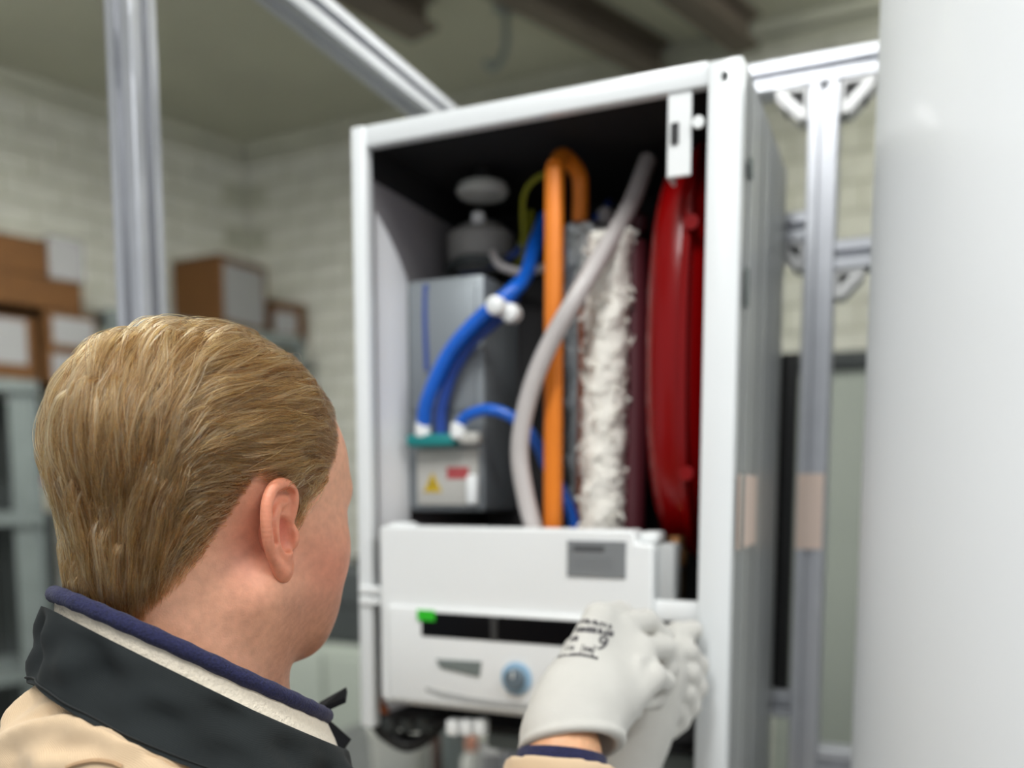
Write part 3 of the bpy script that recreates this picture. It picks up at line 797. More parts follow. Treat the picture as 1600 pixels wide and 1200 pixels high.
# ---------------------------------------------------------------- cables and fittings hanging under the boiler
cb = []
for pts in ([(585, 1128, .02), (605, 1150, .03), (640, 1165, .04), (680, 1140, .05), (700, 1110, .06)], [(592, 1140, .05), (625, 1152, .05), (660, 1156, .05), (690, 1128, .08)],
            [(600, 1118, .04), (630, 1130, .03), (655, 1122, .03), (690, 1112, .05)], [(582, 1130, .04), (600, 1118, .06), (615, 1100, .08)]):
    tubep('black_cable', M_black, pts, .0085, n=12)
for px in (640, 665, 610):
    c = L3(px, 1132, .03); MB().lathe([(.010, -.008), (.013, -.004), (.013, .008), (.008, .012)], c=c, n=16).build('cable_gland', M_rackdark, boiler)
tubep('copper_stub', mat('copper', srgb(184, 104, 66), .35, .8), [(588, 1092, .03), (596, 1108, .03), (604, 1124, .03)], .008)
for px in (708, 729, 750):
    c = L3(px, 1137, .0); MB().box(c[0] - .0075, -.006, c[2] - .009, c[0] + .0075, .012, c[2] + .010, .003).build('white_connector', M_whitep, boiler)
bt = MB().box(.004, .02, -.006, BWD - .004, BDP, .0).build('bottom_panel', M_dark, boiler, smooth=False)
a = L3(770, 1150, .12); b = L3(1080, 1180, .12)
MB().box(a[0], .10, a[2] - .012, BWD - .05, .16, a[2] + .01, .004).build('pipe_rail', M_rack, boiler)
for px in (790, 850, 1010, 1060):
    c = L3(px, 1140, .13); MB().lathe([(.011, c[2] - c[2] - .03), (.011, 0), (.014, .002), (.014, .012), (.009, .014), (.009, -c[2])], c=c, n=18).build('pipe_valve', M_alu, boiler)

# ---------------------------------------------------------------- the white cylinder at the right
R_ = .25
ty = .91; ang = math.atan((1343 - 800) / 1400.0 * 1.0) + math.asin(R_ / 1.10)
tk = empty('storage_tank', (1.10 * math.sin(ang), 1.10 * math.cos(ang), 0)); tag(tk, 'tall glossy white cylindrical tank at the right edge, in front of the rig', 'tank')
M_tank = mat('tank_white', srgb(230, 232, 234), .55, coat=.02, spec=.25, noise=(2.0, .02))
MB().lathe([(R_ - .006, .06), (R_, .066), (R_, 2.36), (R_ - .004, 2.372), (R_ - .03, 2.39), (.05, 2.41)], n=128).build('shell', M_tank, tk)
MB().lathe([(R_ - .03, 0), (R_ - .03, .06)], n=64).build('base_ring', M_rackdark, tk)
MB().lathe([(R_ + .0015, 2.30), (R_ + .0015, 2.33)], n=128).build('top_band', M_whitep, tk)
MB().lathe([(.03, 2.40), (.03, 2.46), (.022, 2.465)], n=24).build('pipe_socket', M_brass, tk)

# ================================================================== THE PERSON
def Rz(a): return np.array([[math.cos(a), -math.sin(a), 0], [math.sin(a), math.cos(a), 0], [0, 0, 1]])
def Rx(a): return np.array([[1, 0, 0], [0, math.cos(a), -math.sin(a)], [0, math.sin(a), math.cos(a)]])
def Ry(a): return np.array([[math.cos(a), 0, math.sin(a)], [0, 1, 0], [-math.sin(a), 0, math.cos(a)]])
HEAD_YAW, HEAD_NOD, HEAD_ROLL = math.radians(-37), math.radians(-6), math.radians(0)
HR = Rz(HEAD_YAW) @ Rx(HEAD_NOD) @ Ry(HEAD_ROLL)
HS = .93                                             # head size against the model
HC = P(447, 836, .572) - HR @ np.array([.0675, 0, 0])
def h2w(v): return np.asarray(v) * HS @ HR.T + HC
BODY_YAW = math.radians(-50)
BR = Rz(BODY_YAW)
NB = HC + BR @ np.array([.004, -.014, -.152])
def b2w(v): return np.asarray(v) @ BR.T + NB
def w2b(v): return (np.asarray(v) - NB) @ BR
def sstep(a, b, x):
    t = np.clip((x - a) / (b - a), 0, 1); return t * t * (3 - 2 * t)

person = empty('person', (NB[0], NB[1], 0)); PO = np.array([NB[0], NB[1], 0])
tag(person, 'blond person in a tan jacket with charcoal collar and white gloves, working at the boiler', 'person')

# joints (world)
WR, WL = P(878, 1178, .712), P(968, 1190, .865)
ELR = WR + .275 * np.array([-.10, -.42, -.90]) / np.linalg.norm([-.10, -.42, -.90])
SHR, SHL = b2w([.178, .03, -.075]), b2w([-.178, .03, -.075])
ELL = np.array([-.06, .80, 1.19])

# ---- head and neck
NECK0, NECK1 = (0, -.022, -.045), tuple((np.array(NB) - HC) @ HR / HS)
def head_sdf(Q):
    X = [np.abs(Q[0]), Q[1], Q[2]]                      # mirrored half
    d = ell(Q, (0, -.014, .048), (.0755, .098, .083))
    d = smin(d, ell(Q, (0, .022, .050), (.066, .070, .066)), .03)
    d = smin(d, ell(Q, (0, .030, -.015), (.060, .060, .070)), .03)
    d = smin(d, ell(X, (.040, .050, -.010), (.023, .025, .022)), .03)          # cheekbone
    d = smin(d, cone(X, (.047, .004, -.044), (.011, .064, -.072), .018, .015), .035)   # jaw
    d = smin(d, ell(Q, (0, .068, -.075), (.020, .016, .014)), .02)             # chin
    d = smin(d, ell(X, (.035, .042, -.044), (.019, .028, .028)), .03)          # cheek
    d = smin(d, ell(Q, (0, .060, -.055), (.036, .030, .032)), .025)            # mouth mound
    d = smin(d, cone(X, (.010, .086, .036), (.040, .072, .038), .008, .008), .016)   # brow
    d = smax(d, -ell(X, (.033, .097, .018), (.017, .016, .011)), .014)         # eye socket
    d = smin(d, ell(X, (.032, .0745, .016), (.0145, .0125, .0125)), .006)      # lids
    d = smax(d, -ell(X, (.0325, .0900, .0150), (.0135, .0095, .0046)), .003)    # lid opening
    d = smin(d, cone(Q, (0, .086, .022), (0, .108, -.018), .0075, .0105), .012)  # nose
    d = smin(d, ell(X, (.011, .096, -.022), (.0075, .010, .0075)), .008)
    d = smax(d, -ell(X, (.006, .103, -.031), (.0035, .005, .004)), .003)       # nostril
    d = smin(d, ell(Q, (0, .087, -.048), (.023, .011, .0055)), .007)           # lips
    d = smin(d, ell(Q, (0, .085, -.0585), (.020, .011, .006)), .007)
    d = smax(d, -ell(Q, (0, .099, -.0528), (.024, .006, .0014)), .003)
    n = cone(Q, (0, -.026, -.045), (NECK1[0], NECK1[1] - .012, NECK1[2]), .050, .055)
    n = smin(n, cone(X, (.056, -.012, -.045), (.014, NECK1[1] + .034, NECK1[2] + .01), .015, .012), .03)   # neck muscle
    n = smin(n, cone(Q, (0, -.052, -.02), (0, NECK1[1] + .004, NECK1[2]), .036, .048), .04)
    d = smin(d, n, .028)
    d = smin(d, cone(Q, (0, .010, -.088), (NECK1[0], NECK1[1] + .020, NECK1[2] + .02), .022, .028), .024)     # throat
    return d
hV, hF = nets(head_sdf, (-.098, -.132, -.215), (.098, .132, .146), .0020)
def head_normal(p, e=.002):
    g = np.stack([head_sdf([p[:, 0] + e * (i == 0), p[:, 1] + e * (i == 1), p[:, 2] + e * (i == 2)]) - head_sdf([p[:, 0] - e * (i == 0), p[:, 1] - e * (i == 1), p[:, 2] - e * (i == 2)]) for i in range(3)], 1)
    return g / (np.linalg.norm(g, axis=1)[:, None] + 1e-9)

# ---- hairline: lowest scalp height for an azimuth measured from the face
HL_A = np.radians([0, 25, 40, 50, 58, 66, 74, 82, 90, 98, 106, 114, 122, 132, 145, 160, 180])
HL_Z = np.array([.094, .094, .086, .064, .046, .030, .008, -.002, .042, .046, .030, .010, -.006, -.022, -.036, -.048, -.056])
def hairline(p): 
    az = np.arctan2(np.abs(p[:, 0]), p[:, 1] + .012); return np.interp(az, HL_A, HL_Z)
def scalp(p): return sstep(-.004, .006, p[:, 2] - hairline(p))

# ---- ears: a = towards the face, b = up, n = outwards
def ear_sdf(Q):
    helix = [(.0105, .006, .001), (.0125, .014, .003), (.0125, .023, .0045), (.0075, .0300, .0055), (-.001, .0325, .006), (-.0095, .0295, .0065), (-.0155, .021, .007), (-.0175, .010, .007), (-.0165, -.003, .0062), (-.0125, -.014, .005), (-.007, -.022, .004), (-.001, -.027, .0035)]
    hr = [.0022, .0028, .0032, .0036, .0038, .0039, .0040, .0040, .0038, .0036, .0034, .0034]
    d = ell(Q, (-.003, .006, .001), (.0150, .0275, .0028))
    d = smin(d, ell(Q, (.005, .018, .001), (.0085, .0135, .0026)), .003)
    d = smin(d, ell(Q, (.001, -.008, -.001), (.012, .020, .0035)), .004)
    hp, hq = catmull(np.array(helix), np.array(hr) * 1.12, 4)
    d = smin(d, chain(Q, hp, hq, .0004), .003)
    anti = [(.004, .0205, .003), (-.004, .0165, .0045), (-.0085, .008, .0055), (-.0090, -.002, .0055), (-.0065, -.010, .005), (-.0005, -.0155, .0045), (.004, -.0150, .004)]
    ap, aq = catmull(np.array(anti), np.array([.0022, .0028, .0032, .0033, .0033, .0034, .003]), 4)
    d = smin(d, chain(Q, ap, aq, .0004), .004)
    d = smin(d, ell(Q, (.0005, -.0255, .002), (.0085, .0095, .0038)), .006)     # lobe
    d = smin(d, ell(Q, (.0125, -.005, .001), (.0042, .0075, .0050)), .004)      # tragus
    d = smin(d, ell(Q, (.000, .000, -.008), (.0115, .017, .008)), .006)         # back of the bowl
    d = smax(d, -ell(Q, (.0015, -.0025, .0045), (.0085, .0125, .0065)), .003)   # bowl
    d = smax(d, -ell(Q, (.004, .0245, .0072), (.0062, .0045, .0038)), .003)     # upper hollow
    d = smax(d, -chain(Q, [(.003, .027, .0085), (-.006, .025, .0095), (-.0125, .017, .0095), (-.0140, .006, .0095), (-.012, -.006, .008)], [.0020] * 5, .002), .002)
    return d
eV, eF = nets(ear_sdf, (-.025, -.04, -.018), (.02, .04, .014), .0008)
def ear_place(side):
    fl, tilt = math.radians(9), math.radians(10)
    V = eV * 1.0
    a, b, n = V[:, 0], V[:, 1], V[:, 2]
    a, b = a * math.cos(tilt) - b * math.sin(tilt) * 1.0, a * math.sin(tilt) + b * math.cos(tilt)      # top leans back
    y = a * math.cos(fl) + n * math.sin(fl) * .25; x = n - (a - .012) * math.sin(fl)
    W = np.c_[side * (x + .0705), y - .006, b + .002]
    F = eF if side > 0 else eF[:, ::-1]
    return W, F[:, ::-1] if False else F

# ---- lower body: torso, arms down to the wrists, legs
def body_sdf(Q):
    d = cone(Q, (-.15, 0, -.085), (.15, 0, -.085), .052, .052)
    d = smin(d, cone(Q, (0, -.01, .01), (0, 0, -.12), .056, .08), .05)
    d = smin(d, ell(Q, (0, 0, -.20), (.155, .10, .20)), .05)
    d = smin(d, ell(Q, (0, 0, -.42), (.145, .098, .20)), .05)
    d = smin(d, ell(Q, (0, -.005, -.56), (.155, .11, .12)), .05)
    for s, E, W in ((SHR, ELR, WR), (SHL, ELL, WL)):
        d = smin(d, chain(Q, [w2b(s), w2b(E), w2b(E * .45 + W * .55), w2b(W)], [.05, .039, .037, .0330], .02), .03)
    for sx in (-1, 1):
        d = smin(d, chain(Q, [(sx * .085, 0, -.60), (sx * .10, .02, -1.0), (sx * .105, 0, -1.40)], [.082, .055, .038], .03), .04)
    return d
bV, bF = nets(body_sdf, (-.30, -.20, -1.47), (.34, .40, .05), .0085)

# ---- one skin mesh: head with ears, neck, trunk, arms and legs
parts = [(h2w(hV), hF)]
tone = []
p = hV
base = np.array(srgb(224, 168, 138)[:3]); red = np.array(srgb(190, 106, 84)[:3]); stub_shade = np.array(srgb(168, 116, 92)[:3])  # cheek flush and stubble tones also darkened to hold shade
lip = np.array(srgb(186, 104, 96)[:3]); hairc = np.array(srgb(112, 82, 52)[:3]); nose = np.array(srgb(206, 132, 110)[:3]); brow = np.array(srgb(96, 72, 50)[:3])
def mixc(c, k, w): return c * (1 - w[:, None]) + k * w[:, None]
c = np.tile(base, (len(p), 1))
c = mixc(c, red, .75 * np.exp(-(((np.abs(p[:, 0]) - .05) / .035) ** 2 + ((p[:, 1] - .045) / .04) ** 2 + ((p[:, 2] + .02) / .035) ** 2)))
c = mixc(c, red, .55 * np.exp(-(((p[:, 1] + .025) / .018) ** 2 + ((p[:, 2] + .005) / .04) ** 2)))       # behind the ears
ns = (np.sin(p[:, 0] * 900 + 3 * np.sin(p[:, 2] * 500)) * np.sin(p[:, 1] * 850 + p[:, 2] * 620)) * .5 + .5
c = mixc(c, stub_shade, (.50 + .25 * ns) * sstep(-.028, -.05, p[:, 2]) * sstep(-.012, .012, p[:, 1]) * sstep(-.125, -.105, p[:, 2]))
c = mixc(c, nose, .5 * sstep(.085, .1, p[:, 1]) * sstep(.03, .0, p[:, 2]) * sstep(-.04, -.03, p[:, 2]))
c = mixc(c, lip, .8 * np.exp(-((p[:, 0] / .02) ** 4 + ((p[:, 2] + .0535) / .009) ** 4)) * sstep(.075, .085, p[:, 1]))
c = mixc(c, brow, .8 * np.exp(-(((np.abs(p[:, 0]) - .032) / .017) ** 4 + ((p[:, 2] - .0385 + .1 * (np.abs(p[:, 0]) - .03)) / .0042) ** 4)) * sstep(.06, .07, p[:, 1]))
c = mixc(c, hairc, .92 * scalp(p))
tone.append(c)
for sd in (1, -1):
    W, F = ear_place(sd); parts.append((h2w(W), F))
    ec = np.tile(np.array(srgb(222, 146, 116)[:3]), (len(W), 1))
    ec = mixc(ec, np.array(srgb(206, 104, 88)[:3]), .7 * np.exp(-((eV[:, 0] - .003) / .008) ** 2 - ((eV[:, 1] - .010) / .02) ** 2) * sstep(.004, .000, eV[:, 2]))
    ec = mixc(ec, np.array(srgb(210, 112, 92)[:3]), .35 * sstep(.001, -.006, eV[:, 2]))
    tone.append(ec)
parts.append((b2w(bV), bF)); tone.append(np.tile(np.array(srgb(226, 172, 132)[:3]), (len(bV), 1)))
n0 = 0; AV, AF = [], []
for v, f in parts: AV.append(v - PO); AF.append(f + n0); n0 += len(v)
M_skin = bpy.data.materials.new('skin'); M_skin.use_nodes = True
nt = M_skin.node_tree; b = nt.nodes['Principled BSDF']
at = nt.nodes.new('ShaderNodeAttribute'); at.attribute_name = 'tone'
tc = nt.nodes.new('ShaderNodeTexCoord'); nz = nt.nodes.new('ShaderNodeTexNoise'); nz.inputs['Scale'].default_value = 160; nz.inputs['Detail'].default_value = 5
nt.links.new(tc.outputs['Object'], nz.inputs['Vector'])
mr = nt.nodes.new('ShaderNodeMapRange'); mr.inputs['From Min'].default_value = .3; mr.inputs['From Max'].default_value = .7; mr.inputs['To Min'].default_value = .90; mr.inputs['To Max'].default_value = 1.08
nt.links.new(nz.outputs['Fac'], mr.inputs['Value'])
mx = nt.nodes.new('ShaderNodeMix'); mx.data_type = 'RGBA'; mx.blend_type = 'MULTIPLY'; mx.inputs['Factor'].default_value = 1
nt.links.new(at.outputs['Color'], mx.inputs['A']); nt.links.new(mr.outputs['Result'], mx.inputs['B']); nt.links.new(mx.outputs['Result'], b.inputs['Base Color'])
bp = nt.nodes.new('ShaderNodeBump'); bp.inputs['Strength'].default_value = .25; bp.inputs['Distance'].default_value = .0006
n2 = nt.nodes.new('ShaderNodeTexNoise'); n2.inputs['Scale'].default_value = 900; nt.links.new(tc.outputs['Object'], n2.inputs['Vector'])
nt.links.new(n2.outputs['Fac'], bp.inputs['Height']); nt.links.new(bp.outputs['Normal'], b.inputs['Normal'])
b.inputs['Roughness'].default_value = .48; b.inputs['Specular IOR Level'].default_value = .4
b.inputs['Subsurface Weight'].default_value = .25; b.inputs['Subsurface Radius'].default_value = (1, .35, .2); b.inputs['Subsurface Scale'].default_value = .004
quadmesh('body', np.concatenate(AV), np.concatenate(AF), M_skin, person, np.concatenate(tone))
# eyes
for sd in (-1, 1):
    c0 = h2w(np.array([[sd * .032, .0735, .0150]]))[0] - PO
    gaze = HR @ np.array([0, .93, -.36]); gaze /= np.linalg.norm(gaze)
    M = Matrix.Translation(Vector(c0)) @ Vector(gaze).to_track_quat('Z', 'Y').to_matrix().to_4x4()
    prof = lambda r, a0, a1, k=10: [(max(r * math.sin(a0 + (a1 - a0) * i / k), 1e-5), r * math.cos(a0 + (a1 - a0) * i / k)) for i in range(k + 1)]
    ev = MB().lathe(prof(.0118, math.pi, .01, 16), n=24).xform(M).build('eye', mat('eye_white', srgb(232, 226, 220), .2), person)
    MB().lathe(prof(.0120, .5, .01, 6), n=24).xform(M).build('iris', mat('iris_blue', srgb(96, 122, 140), .15), ev)
    MB().lathe(prof(.0122, .2, .01, 4), n=20).xform(M).build('pupil', M_black, ev)

# ---- hair: combed back from the forehead, hanging at the nape
def make_hair():
    q = np.random.default_rng(11)
    # roots, spread over the scalp
    fa = hV[hF]; cen = fa.mean(1); ar = np.linalg.norm(np.cross(fa[:, 2] - fa[:, 0], fa[:, 3] - fa[:, 1]), axis=1)
    w = ar * (scalp(cen) > .45); w /= w.sum()
    NG, NC, NP = 5600, 11, 14
    pick = q.choice(len(cen), NG, p=w); root = cen[pick].astype(np.float64)
    nrm = head_normal(root)
    x, y, z = root.T; ax = np.abs(x)
    above = z - hairline(root)
    T = sstep(.075, .125, z)
    L = .066 + .036 * T + .014 * sstep(-.04, -.1, y)
    side_front = sstep(-.012, .010, y) * sstep(.060, .035, z) * sstep(.04, .055, ax)          # sideburn
    L = L * (1 - side_front) + .013 * side_front
    overear = sstep(-.05, -.02, y) * sstep(.02, .0, y) * sstep(.075, .045, z) * sstep(.04, .055, ax)
    L = L * (1 - overear) + .020 * overear
    low = sstep(.0, -.05, z); L = L * (1 - low) + .026 * low
    L *= q.uniform(.72, 1.15, NG)
    tip = (above + .013 + q.uniform(-.006, .008, NG)) * 1.08         # cut to an even line at the nape
    L = np.where((y < -.02) & (tip < L), np.maximum(tip, .010), L)
    H = (.0105 + .0075 * T + .003 * sstep(-.02, -.09, y)) * q.uniform(.3, 1.0, NG) * (.68 + .34 * np.sin(root[:, 0] * 105 + root[:, 2] * 60 + 2 * np.sin(root[:, 1] * 40)) * np.sin(root[:, 1] * 90 + root[:, 2] * 30 + 1)) * sstep(-.002, .035, above) + .0020
    H = H * (1 - .75 * np.maximum(side_front, overear * .6))
    ph = q.uniform(0, 6.28, (NG, 3)); pts = np.zeros((NG, NP, 3)); nn = np.zeros((NG, NP, 3)); p = root.copy()
    grp = np.sin(root[:, 0] * 190 + 2) + np.sin(root[:, 1] * 160 + 5) + np.sin(root[:, 2] * 210)      # locks that move together
    for i in range(NP):
        t = i / (NP - 1); n = head_normal(p)
        x, y, z = p.T; ax = np.abs(x)
        Tt = sstep(.07, .125, z)
        F = .14 + .86 * sstep(-.112, -.035, y); G = .22 + .80 * sstep(-.045, -.105, y) + .75 * sstep(.035, -.03, z) * sstep(.02, -.035, y)
        v = np.stack([.35 * Tt + .10 * np.sin(grp + 2 * t), -F, -G], 1)
        sb = side_front; v[:, 1] = v[:, 1] * (1 - sb) - .25 * sb; v[:, 2] = v[:, 2] * (1 - sb) - 1.0 * sb
        tem = sstep(.005, .03, y) * sstep(.085, .06, z) * (1 - side_front); v[:, 2] += .30 * tem; v[:, 1] -= .5 * tem
        curl = sstep(-.02, -.07, z) * sstep(.02, .05, ax) * t; v[:, 1] += .75 * curl
        v += .20 * np.stack([np.sin(ph[:, 0] + 5 * t + grp), np.sin(ph[:, 1] + 4 * t), np.sin(ph[:, 2] + 6 * t + grp) * .8], 1)
        v -= n * (v * n).sum(1)[:, None]; v /= np.linalg.norm(v, axis=1)[:, None] + 1e-9
        if i: p = p + v * (L / (NP - 1))[:, None]
        # keep clear of the ear, stay at the lock's own height above the skin
        tgt = H * (sstep(0, .35, t) * (1 - .55 * sstep(.6, 1, t))) + .0006
        for _ in range(2 if i else 1):
            n = head_normal(p); d = head_sdf([p[:, 0], p[:, 1], p[:, 2]]); p = p - n * (d - tgt)[:, None]
        pts[:, i] = p; nn[:, i] = n
    inear = ((np.abs(pts[:, :, 0]) > .062) & (pts[:, :, 1] > -.030) & (pts[:, :, 1] < .007) & (pts[:, :, 2] < .031) & (pts[:, :, 2] > -.034)).any(1)
    pts, nn = pts[~inear], nn[~inear]
    # children around each lock
    C = np.repeat(pts, NC, 0); Nn = np.repeat(nn, NC, 0)
    t1 = np.zeros_like(C); t1[:, 1:-1] = C[:, 2:] - C[:, :-2]; t1[:, 0] = C[:, 1] - C[:, 0]; t1[:, -1] = C[:, -1] - C[:, -2]
    t1 /= np.linalg.norm(t1, axis=2)[:, :, None] + 1e-9
    sd = np.cross(t1, Nn); M = len(C)
    tt = np.linspace(0, 1, NP)[None, :]
    a = q.normal(0, .0024, M)[:, None] * (1 - .55 * tt ** .8) + q.normal(0, .0004, M)[:, None] * np.sin(tt * q.uniform(4, 14, M)[:, None] + q.uniform(0, 6, M)[:, None])
    hN = q.uniform(-.0008, .0022, M)[:, None] * np.sin(tt * 2.6)
    C = C + sd * a[:, :, None] + Nn * hN[:, :, None]
    fly = q.random(M) < .05
    C[fly] += (Nn[fly] * (q.uniform(.001, .0065, fly.sum())[:, None] * tt ** 1.5)[:, :, None] + sd[fly] * (q.normal(0, .005, fly.sum())[:, None] * tt ** 2)[:, :, None])
    return C
HAIR = h2w(make_hair()) - PO
hc = bpy.data.hair_curves.new('hair')
hc.add_curves([HAIR.shape[1]] * HAIR.shape[0])
hc.attributes['position'].data.foreach_set('vector', HAIR.astype(np.float32).ravel())
rad = hc.attributes.new('radius', 'FLOAT', 'POINT')
thick = np.where(rng.random(HAIR.shape[0]) < .22, 1.9, .85)
rad.data.foreach_set('value', (thick[:, None] * np.interp(np.linspace(0, 1, HAIR.shape[1]), [0, .6, 1], [.00012, .00011, .00003])[None, :]).ravel().astype(np.float32))
M_hair = bpy.data.materials.new('blond_hair'); M_hair.use_nodes = True
nt = M_hair.node_tree; nt.nodes.clear()
ou = nt.nodes.new('ShaderNodeOutputMaterial'); hb = nt.nodes.new('ShaderNodeBsdfHairPrincipled')
hb.parametrization = 'MELANIN'
def seti(node, nm, v):
    if nm in node.inputs: node.inputs[nm].default_value = v
seti(hb, 'Melanin', .31); seti(hb, 'Melanin Redness', .50); seti(hb, 'Random Color', .45); seti(hb, 'Roughness', .32); seti(hb, 'Radial Roughness', .45); seti(hb, 'Coat', .0); seti(hb, 'Random Roughness', .3)
hi = nt.nodes.new('ShaderNodeHairInfo'); mm = nt.nodes.new('ShaderNodeMapRange')
mm.inputs['To Min'].default_value = .07; mm.inputs['To Max'].default_value = .35
nt.links.new(hi.outputs['Random'], mm.inputs['Value']); nt.links.new(mm.outputs['Result'], hb.inputs['Melanin'])
nt.links.new(hb.outputs[0], ou.inputs['Surface'])
hc.materials.append(M_hair)
ho = bpy.data.objects.new('hair', hc); COL.objects.link(ho); ho.parent = person; tag(ho, kind='stuff')

# ---- jacket
M_tan = bpy.data.materials.new('tan_twill'); M_tan.use_nodes = True
def twill(m, col, scale, bumpd, rough=.85, var=.07, sheen=.2):
    nt = m.node_tree; b = nt.nodes['Principled BSDF']; b.inputs['Roughness'].default_value = rough; b.inputs['Specular IOR Level'].default_value = .2
    b.inputs['Sheen Weight'].default_value = sheen
    tc = nt.nodes.new('ShaderNodeTexCoord'); wv = nt.nodes.new('ShaderNodeTexWave'); wv.inputs['Scale'].default_value = scale; wv.inputs['Distortion'].default_value = 1.5; wv.inputs['Detail'].default_value = 1
    mp = nt.nodes.new('ShaderNodeMapping'); mp.inputs['Rotation'].default_value = (.5, .9, .6)
    nt.links.new(tc.outputs['Object'], mp.inputs['Vector']); nt.links.new(mp.outputs['Vector'], wv.inputs['Vector'])
    nz = nt.nodes.new('ShaderNodeTexNoise'); nz.inputs['Scale'].default_value = 22; nz.inputs['Detail'].default_value = 8; nt.links.new(tc.outputs['Object'], nz.inputs['Vector'])
    mr = nt.nodes.new('ShaderNodeMapRange'); mr.inputs['From Min'].default_value = .3; mr.inputs['From Max'].default_value = .7; mr.inputs['To Min'].default_value = 1 - var; mr.inputs['To Max'].default_value = 1 + var
    nt.links.new(nz.outputs['Fac'], mr.inputs['Value'])
    mx = nt.nodes.new('ShaderNodeMix'); mx.data_type = 'RGBA'; mx.blend_type = 'MULTIPLY'; mx.inputs['Factor'].default_value = 1; mx.inputs['A'].default_value = col
    nt.links.new(mr.outputs['Result'], mx.inputs['B']); nt.links.new(mx.outputs['Result'], b.inputs['Base Color'])
    bp = nt.nodes.new('ShaderNodeBump'); bp.inputs['Strength'].default_value = .6; bp.inputs['Distance'].default_value = bumpd
    nt.links.new(wv.outputs['Fac'], bp.inputs['Height']); nt.links.new(bp.outputs['Normal'], b.inputs['Normal'])
twill(M_tan, srgb(206, 180, 148), 330, .00022)
M_char = bpy.data.materials.new('charcoal_cloth'); M_char.use_nodes = True; twill(M_char, srgb(36, 40, 41), 420, .00012, .9, .12, .03)
M_fleece = mat('cream_fleece', srgb(238, 226, 206), .95, noise=(500, .07), bump=(420, .8, .0012), sheen=.4)
M_navy = mat('navy_fleece', srgb(30, 32, 68), .95, noise=(700, .4), bump=(600, .9, .0012), sheen=.08)
M_seam = mat('seam_thread', srgb(178, 146, 112), .9, noise=(300, .1))
M_zip = mat('black_nylon', srgb(16, 17, 22), .7, spec=.2)

RA, RBk = .074, .0845
def rim(th):
    x, y = RA * math.sin(th), RBk * math.cos(th)
    return np.array([x, y - .0065, .065 - .57 * y + .001 * math.sin(th) ** 2 + .004 * max(0, -math.cos(th))])
def outw(th):
    n = np.array([math.sin(th) / RA, math.cos(th) / RBk, 0]); return n / np.linalg.norm(n)
def frontness(th): return .5 + .5 * math.cos(th)
def fall_sec(th):
    f = frontness(th); s = abs(math.sin(th)); g = .0068 + .0185 * f ** .75
    wob = .0022 * math.sin(9 * th + 1) + .0014 * math.sin(17 * th)
    h = .047 + .001 * f; o0 = .0085 + .0065 * f
    out = []
    for t, a in ((0, 0), (.04, .0014), (.12, .0022), (.22, .0033), (.32, .0046), (.42, .0061), (.52, .0077), (.62, .0094), (.72, .0114), (.82, .0136), (.90, .0158), (.93, .0170), (1, .0190)):
        w2 = wob * math.sin(math.pi * t) * 1.6 + .0030 * math.sin(7 * t + 6 * th) * s * math.sin(math.pi * t) + .0016 * math.sin(11 * t - 13 * th) * math.sin(math.pi * t)
        out.append((o0 + a * (.38 + .62 * f + .60 * s) + w2, -g - h * t))
    inn = [(a - .0032, u) for a, u in out[::-1]]
    inn[-1] = (out[0][0] - .0026, out[0][1] - .0012)
    return out + inn
def jacket_sdf(Q):
    X = [np.abs(Q[0]), Q[1], Q[2]]
    d = cone(X, (0, -.015, -.095), (.165, -.005, -.095), .07, .062)
    d = smin(d, cone(X, (0, -.045, -.016), (.160, -.004, -.086), .068, .060), .05)
    d = smin(d, ell(Q, (0, -.055, -.005), (.095, .072, .066)), .05)
    d = smin(d, ell(Q, (0, -.04, -.19), (.185, .115, .21)), .06)
    d = smin(d, ell(Q, (0, .025, -.25), (.185, .12, .215)), .06)
    d = smin(d, ell(Q, (0, 0, -.50), (.188, .145, .28)), .08)
    for s, E, W, cut in ((SHR, ELR, WR, .975), (SHL, ELL, WL, .86)):
        s, E, W = w2b(s), w2b(E), w2b(W); e = E + (W - E) * cut
        a = chain(Q, [s, E, E * .5 + e * .5, e], [.070, .058, .053, .047], .03)
        u = (W - E) / np.linalg.norm(W - E)
        a = smax(a, (Q[0] - e[0]) * u[0] + (Q[1] - e[1]) * u[1] + (Q[2] - e[2]) * u[2], .004)
        g = np.sin(((Q[0] - E[0]) * u[0] + (Q[1] - E[1]) * u[1] + (Q[2] - E[2]) * u[2]) * 150 + 12 * Q[0]) * .0022 * np.clip(((Q[0] - e[0]) ** 2 + (Q[1] - e[1]) ** 2 + (Q[2] - e[2]) ** 2) / .01, 0, 1)
        a = a + g
        d = smin(d, a, .035)
    for s, E, W, cut in ((SHR, ELR, WR, .975), (SHL, ELL, WL, .86)):
        E, W = w2b(E), w2b(W); d = smax(d, -cone(Q, E + (W - E) * .82, E + (W - E) * 1.25, .0375, .0375), .002)
    d = smax(d, -cone(Q, (0, -.025, .20), (0, .03, -.045), .082, .082), .012)
    d = smax(d, -(Q[2] + .68), .01)
    d = smax(d, -cone(Q, (0, 0, -.66), (0, 0, -.72), .11, .11), .01)
    return d
jV, jF = nets(jacket_sdf, (-.30, -.21, -.70), (.33, .40, .09), .0046)
jV = jV.astype(float)
for _ in range(3):      # soften the grid, then fold the cloth
    nb = np.zeros_like(jV); ct = np.zeros(len(jV))
    for a in range(4):
        np.add.at(nb, jF[:, a], jV[jF[:, (a + 1) % 4]]); np.add.at(ct, jF[:, a], 1)
    jV = jV * .5 + nb / ct[:, None] * .5
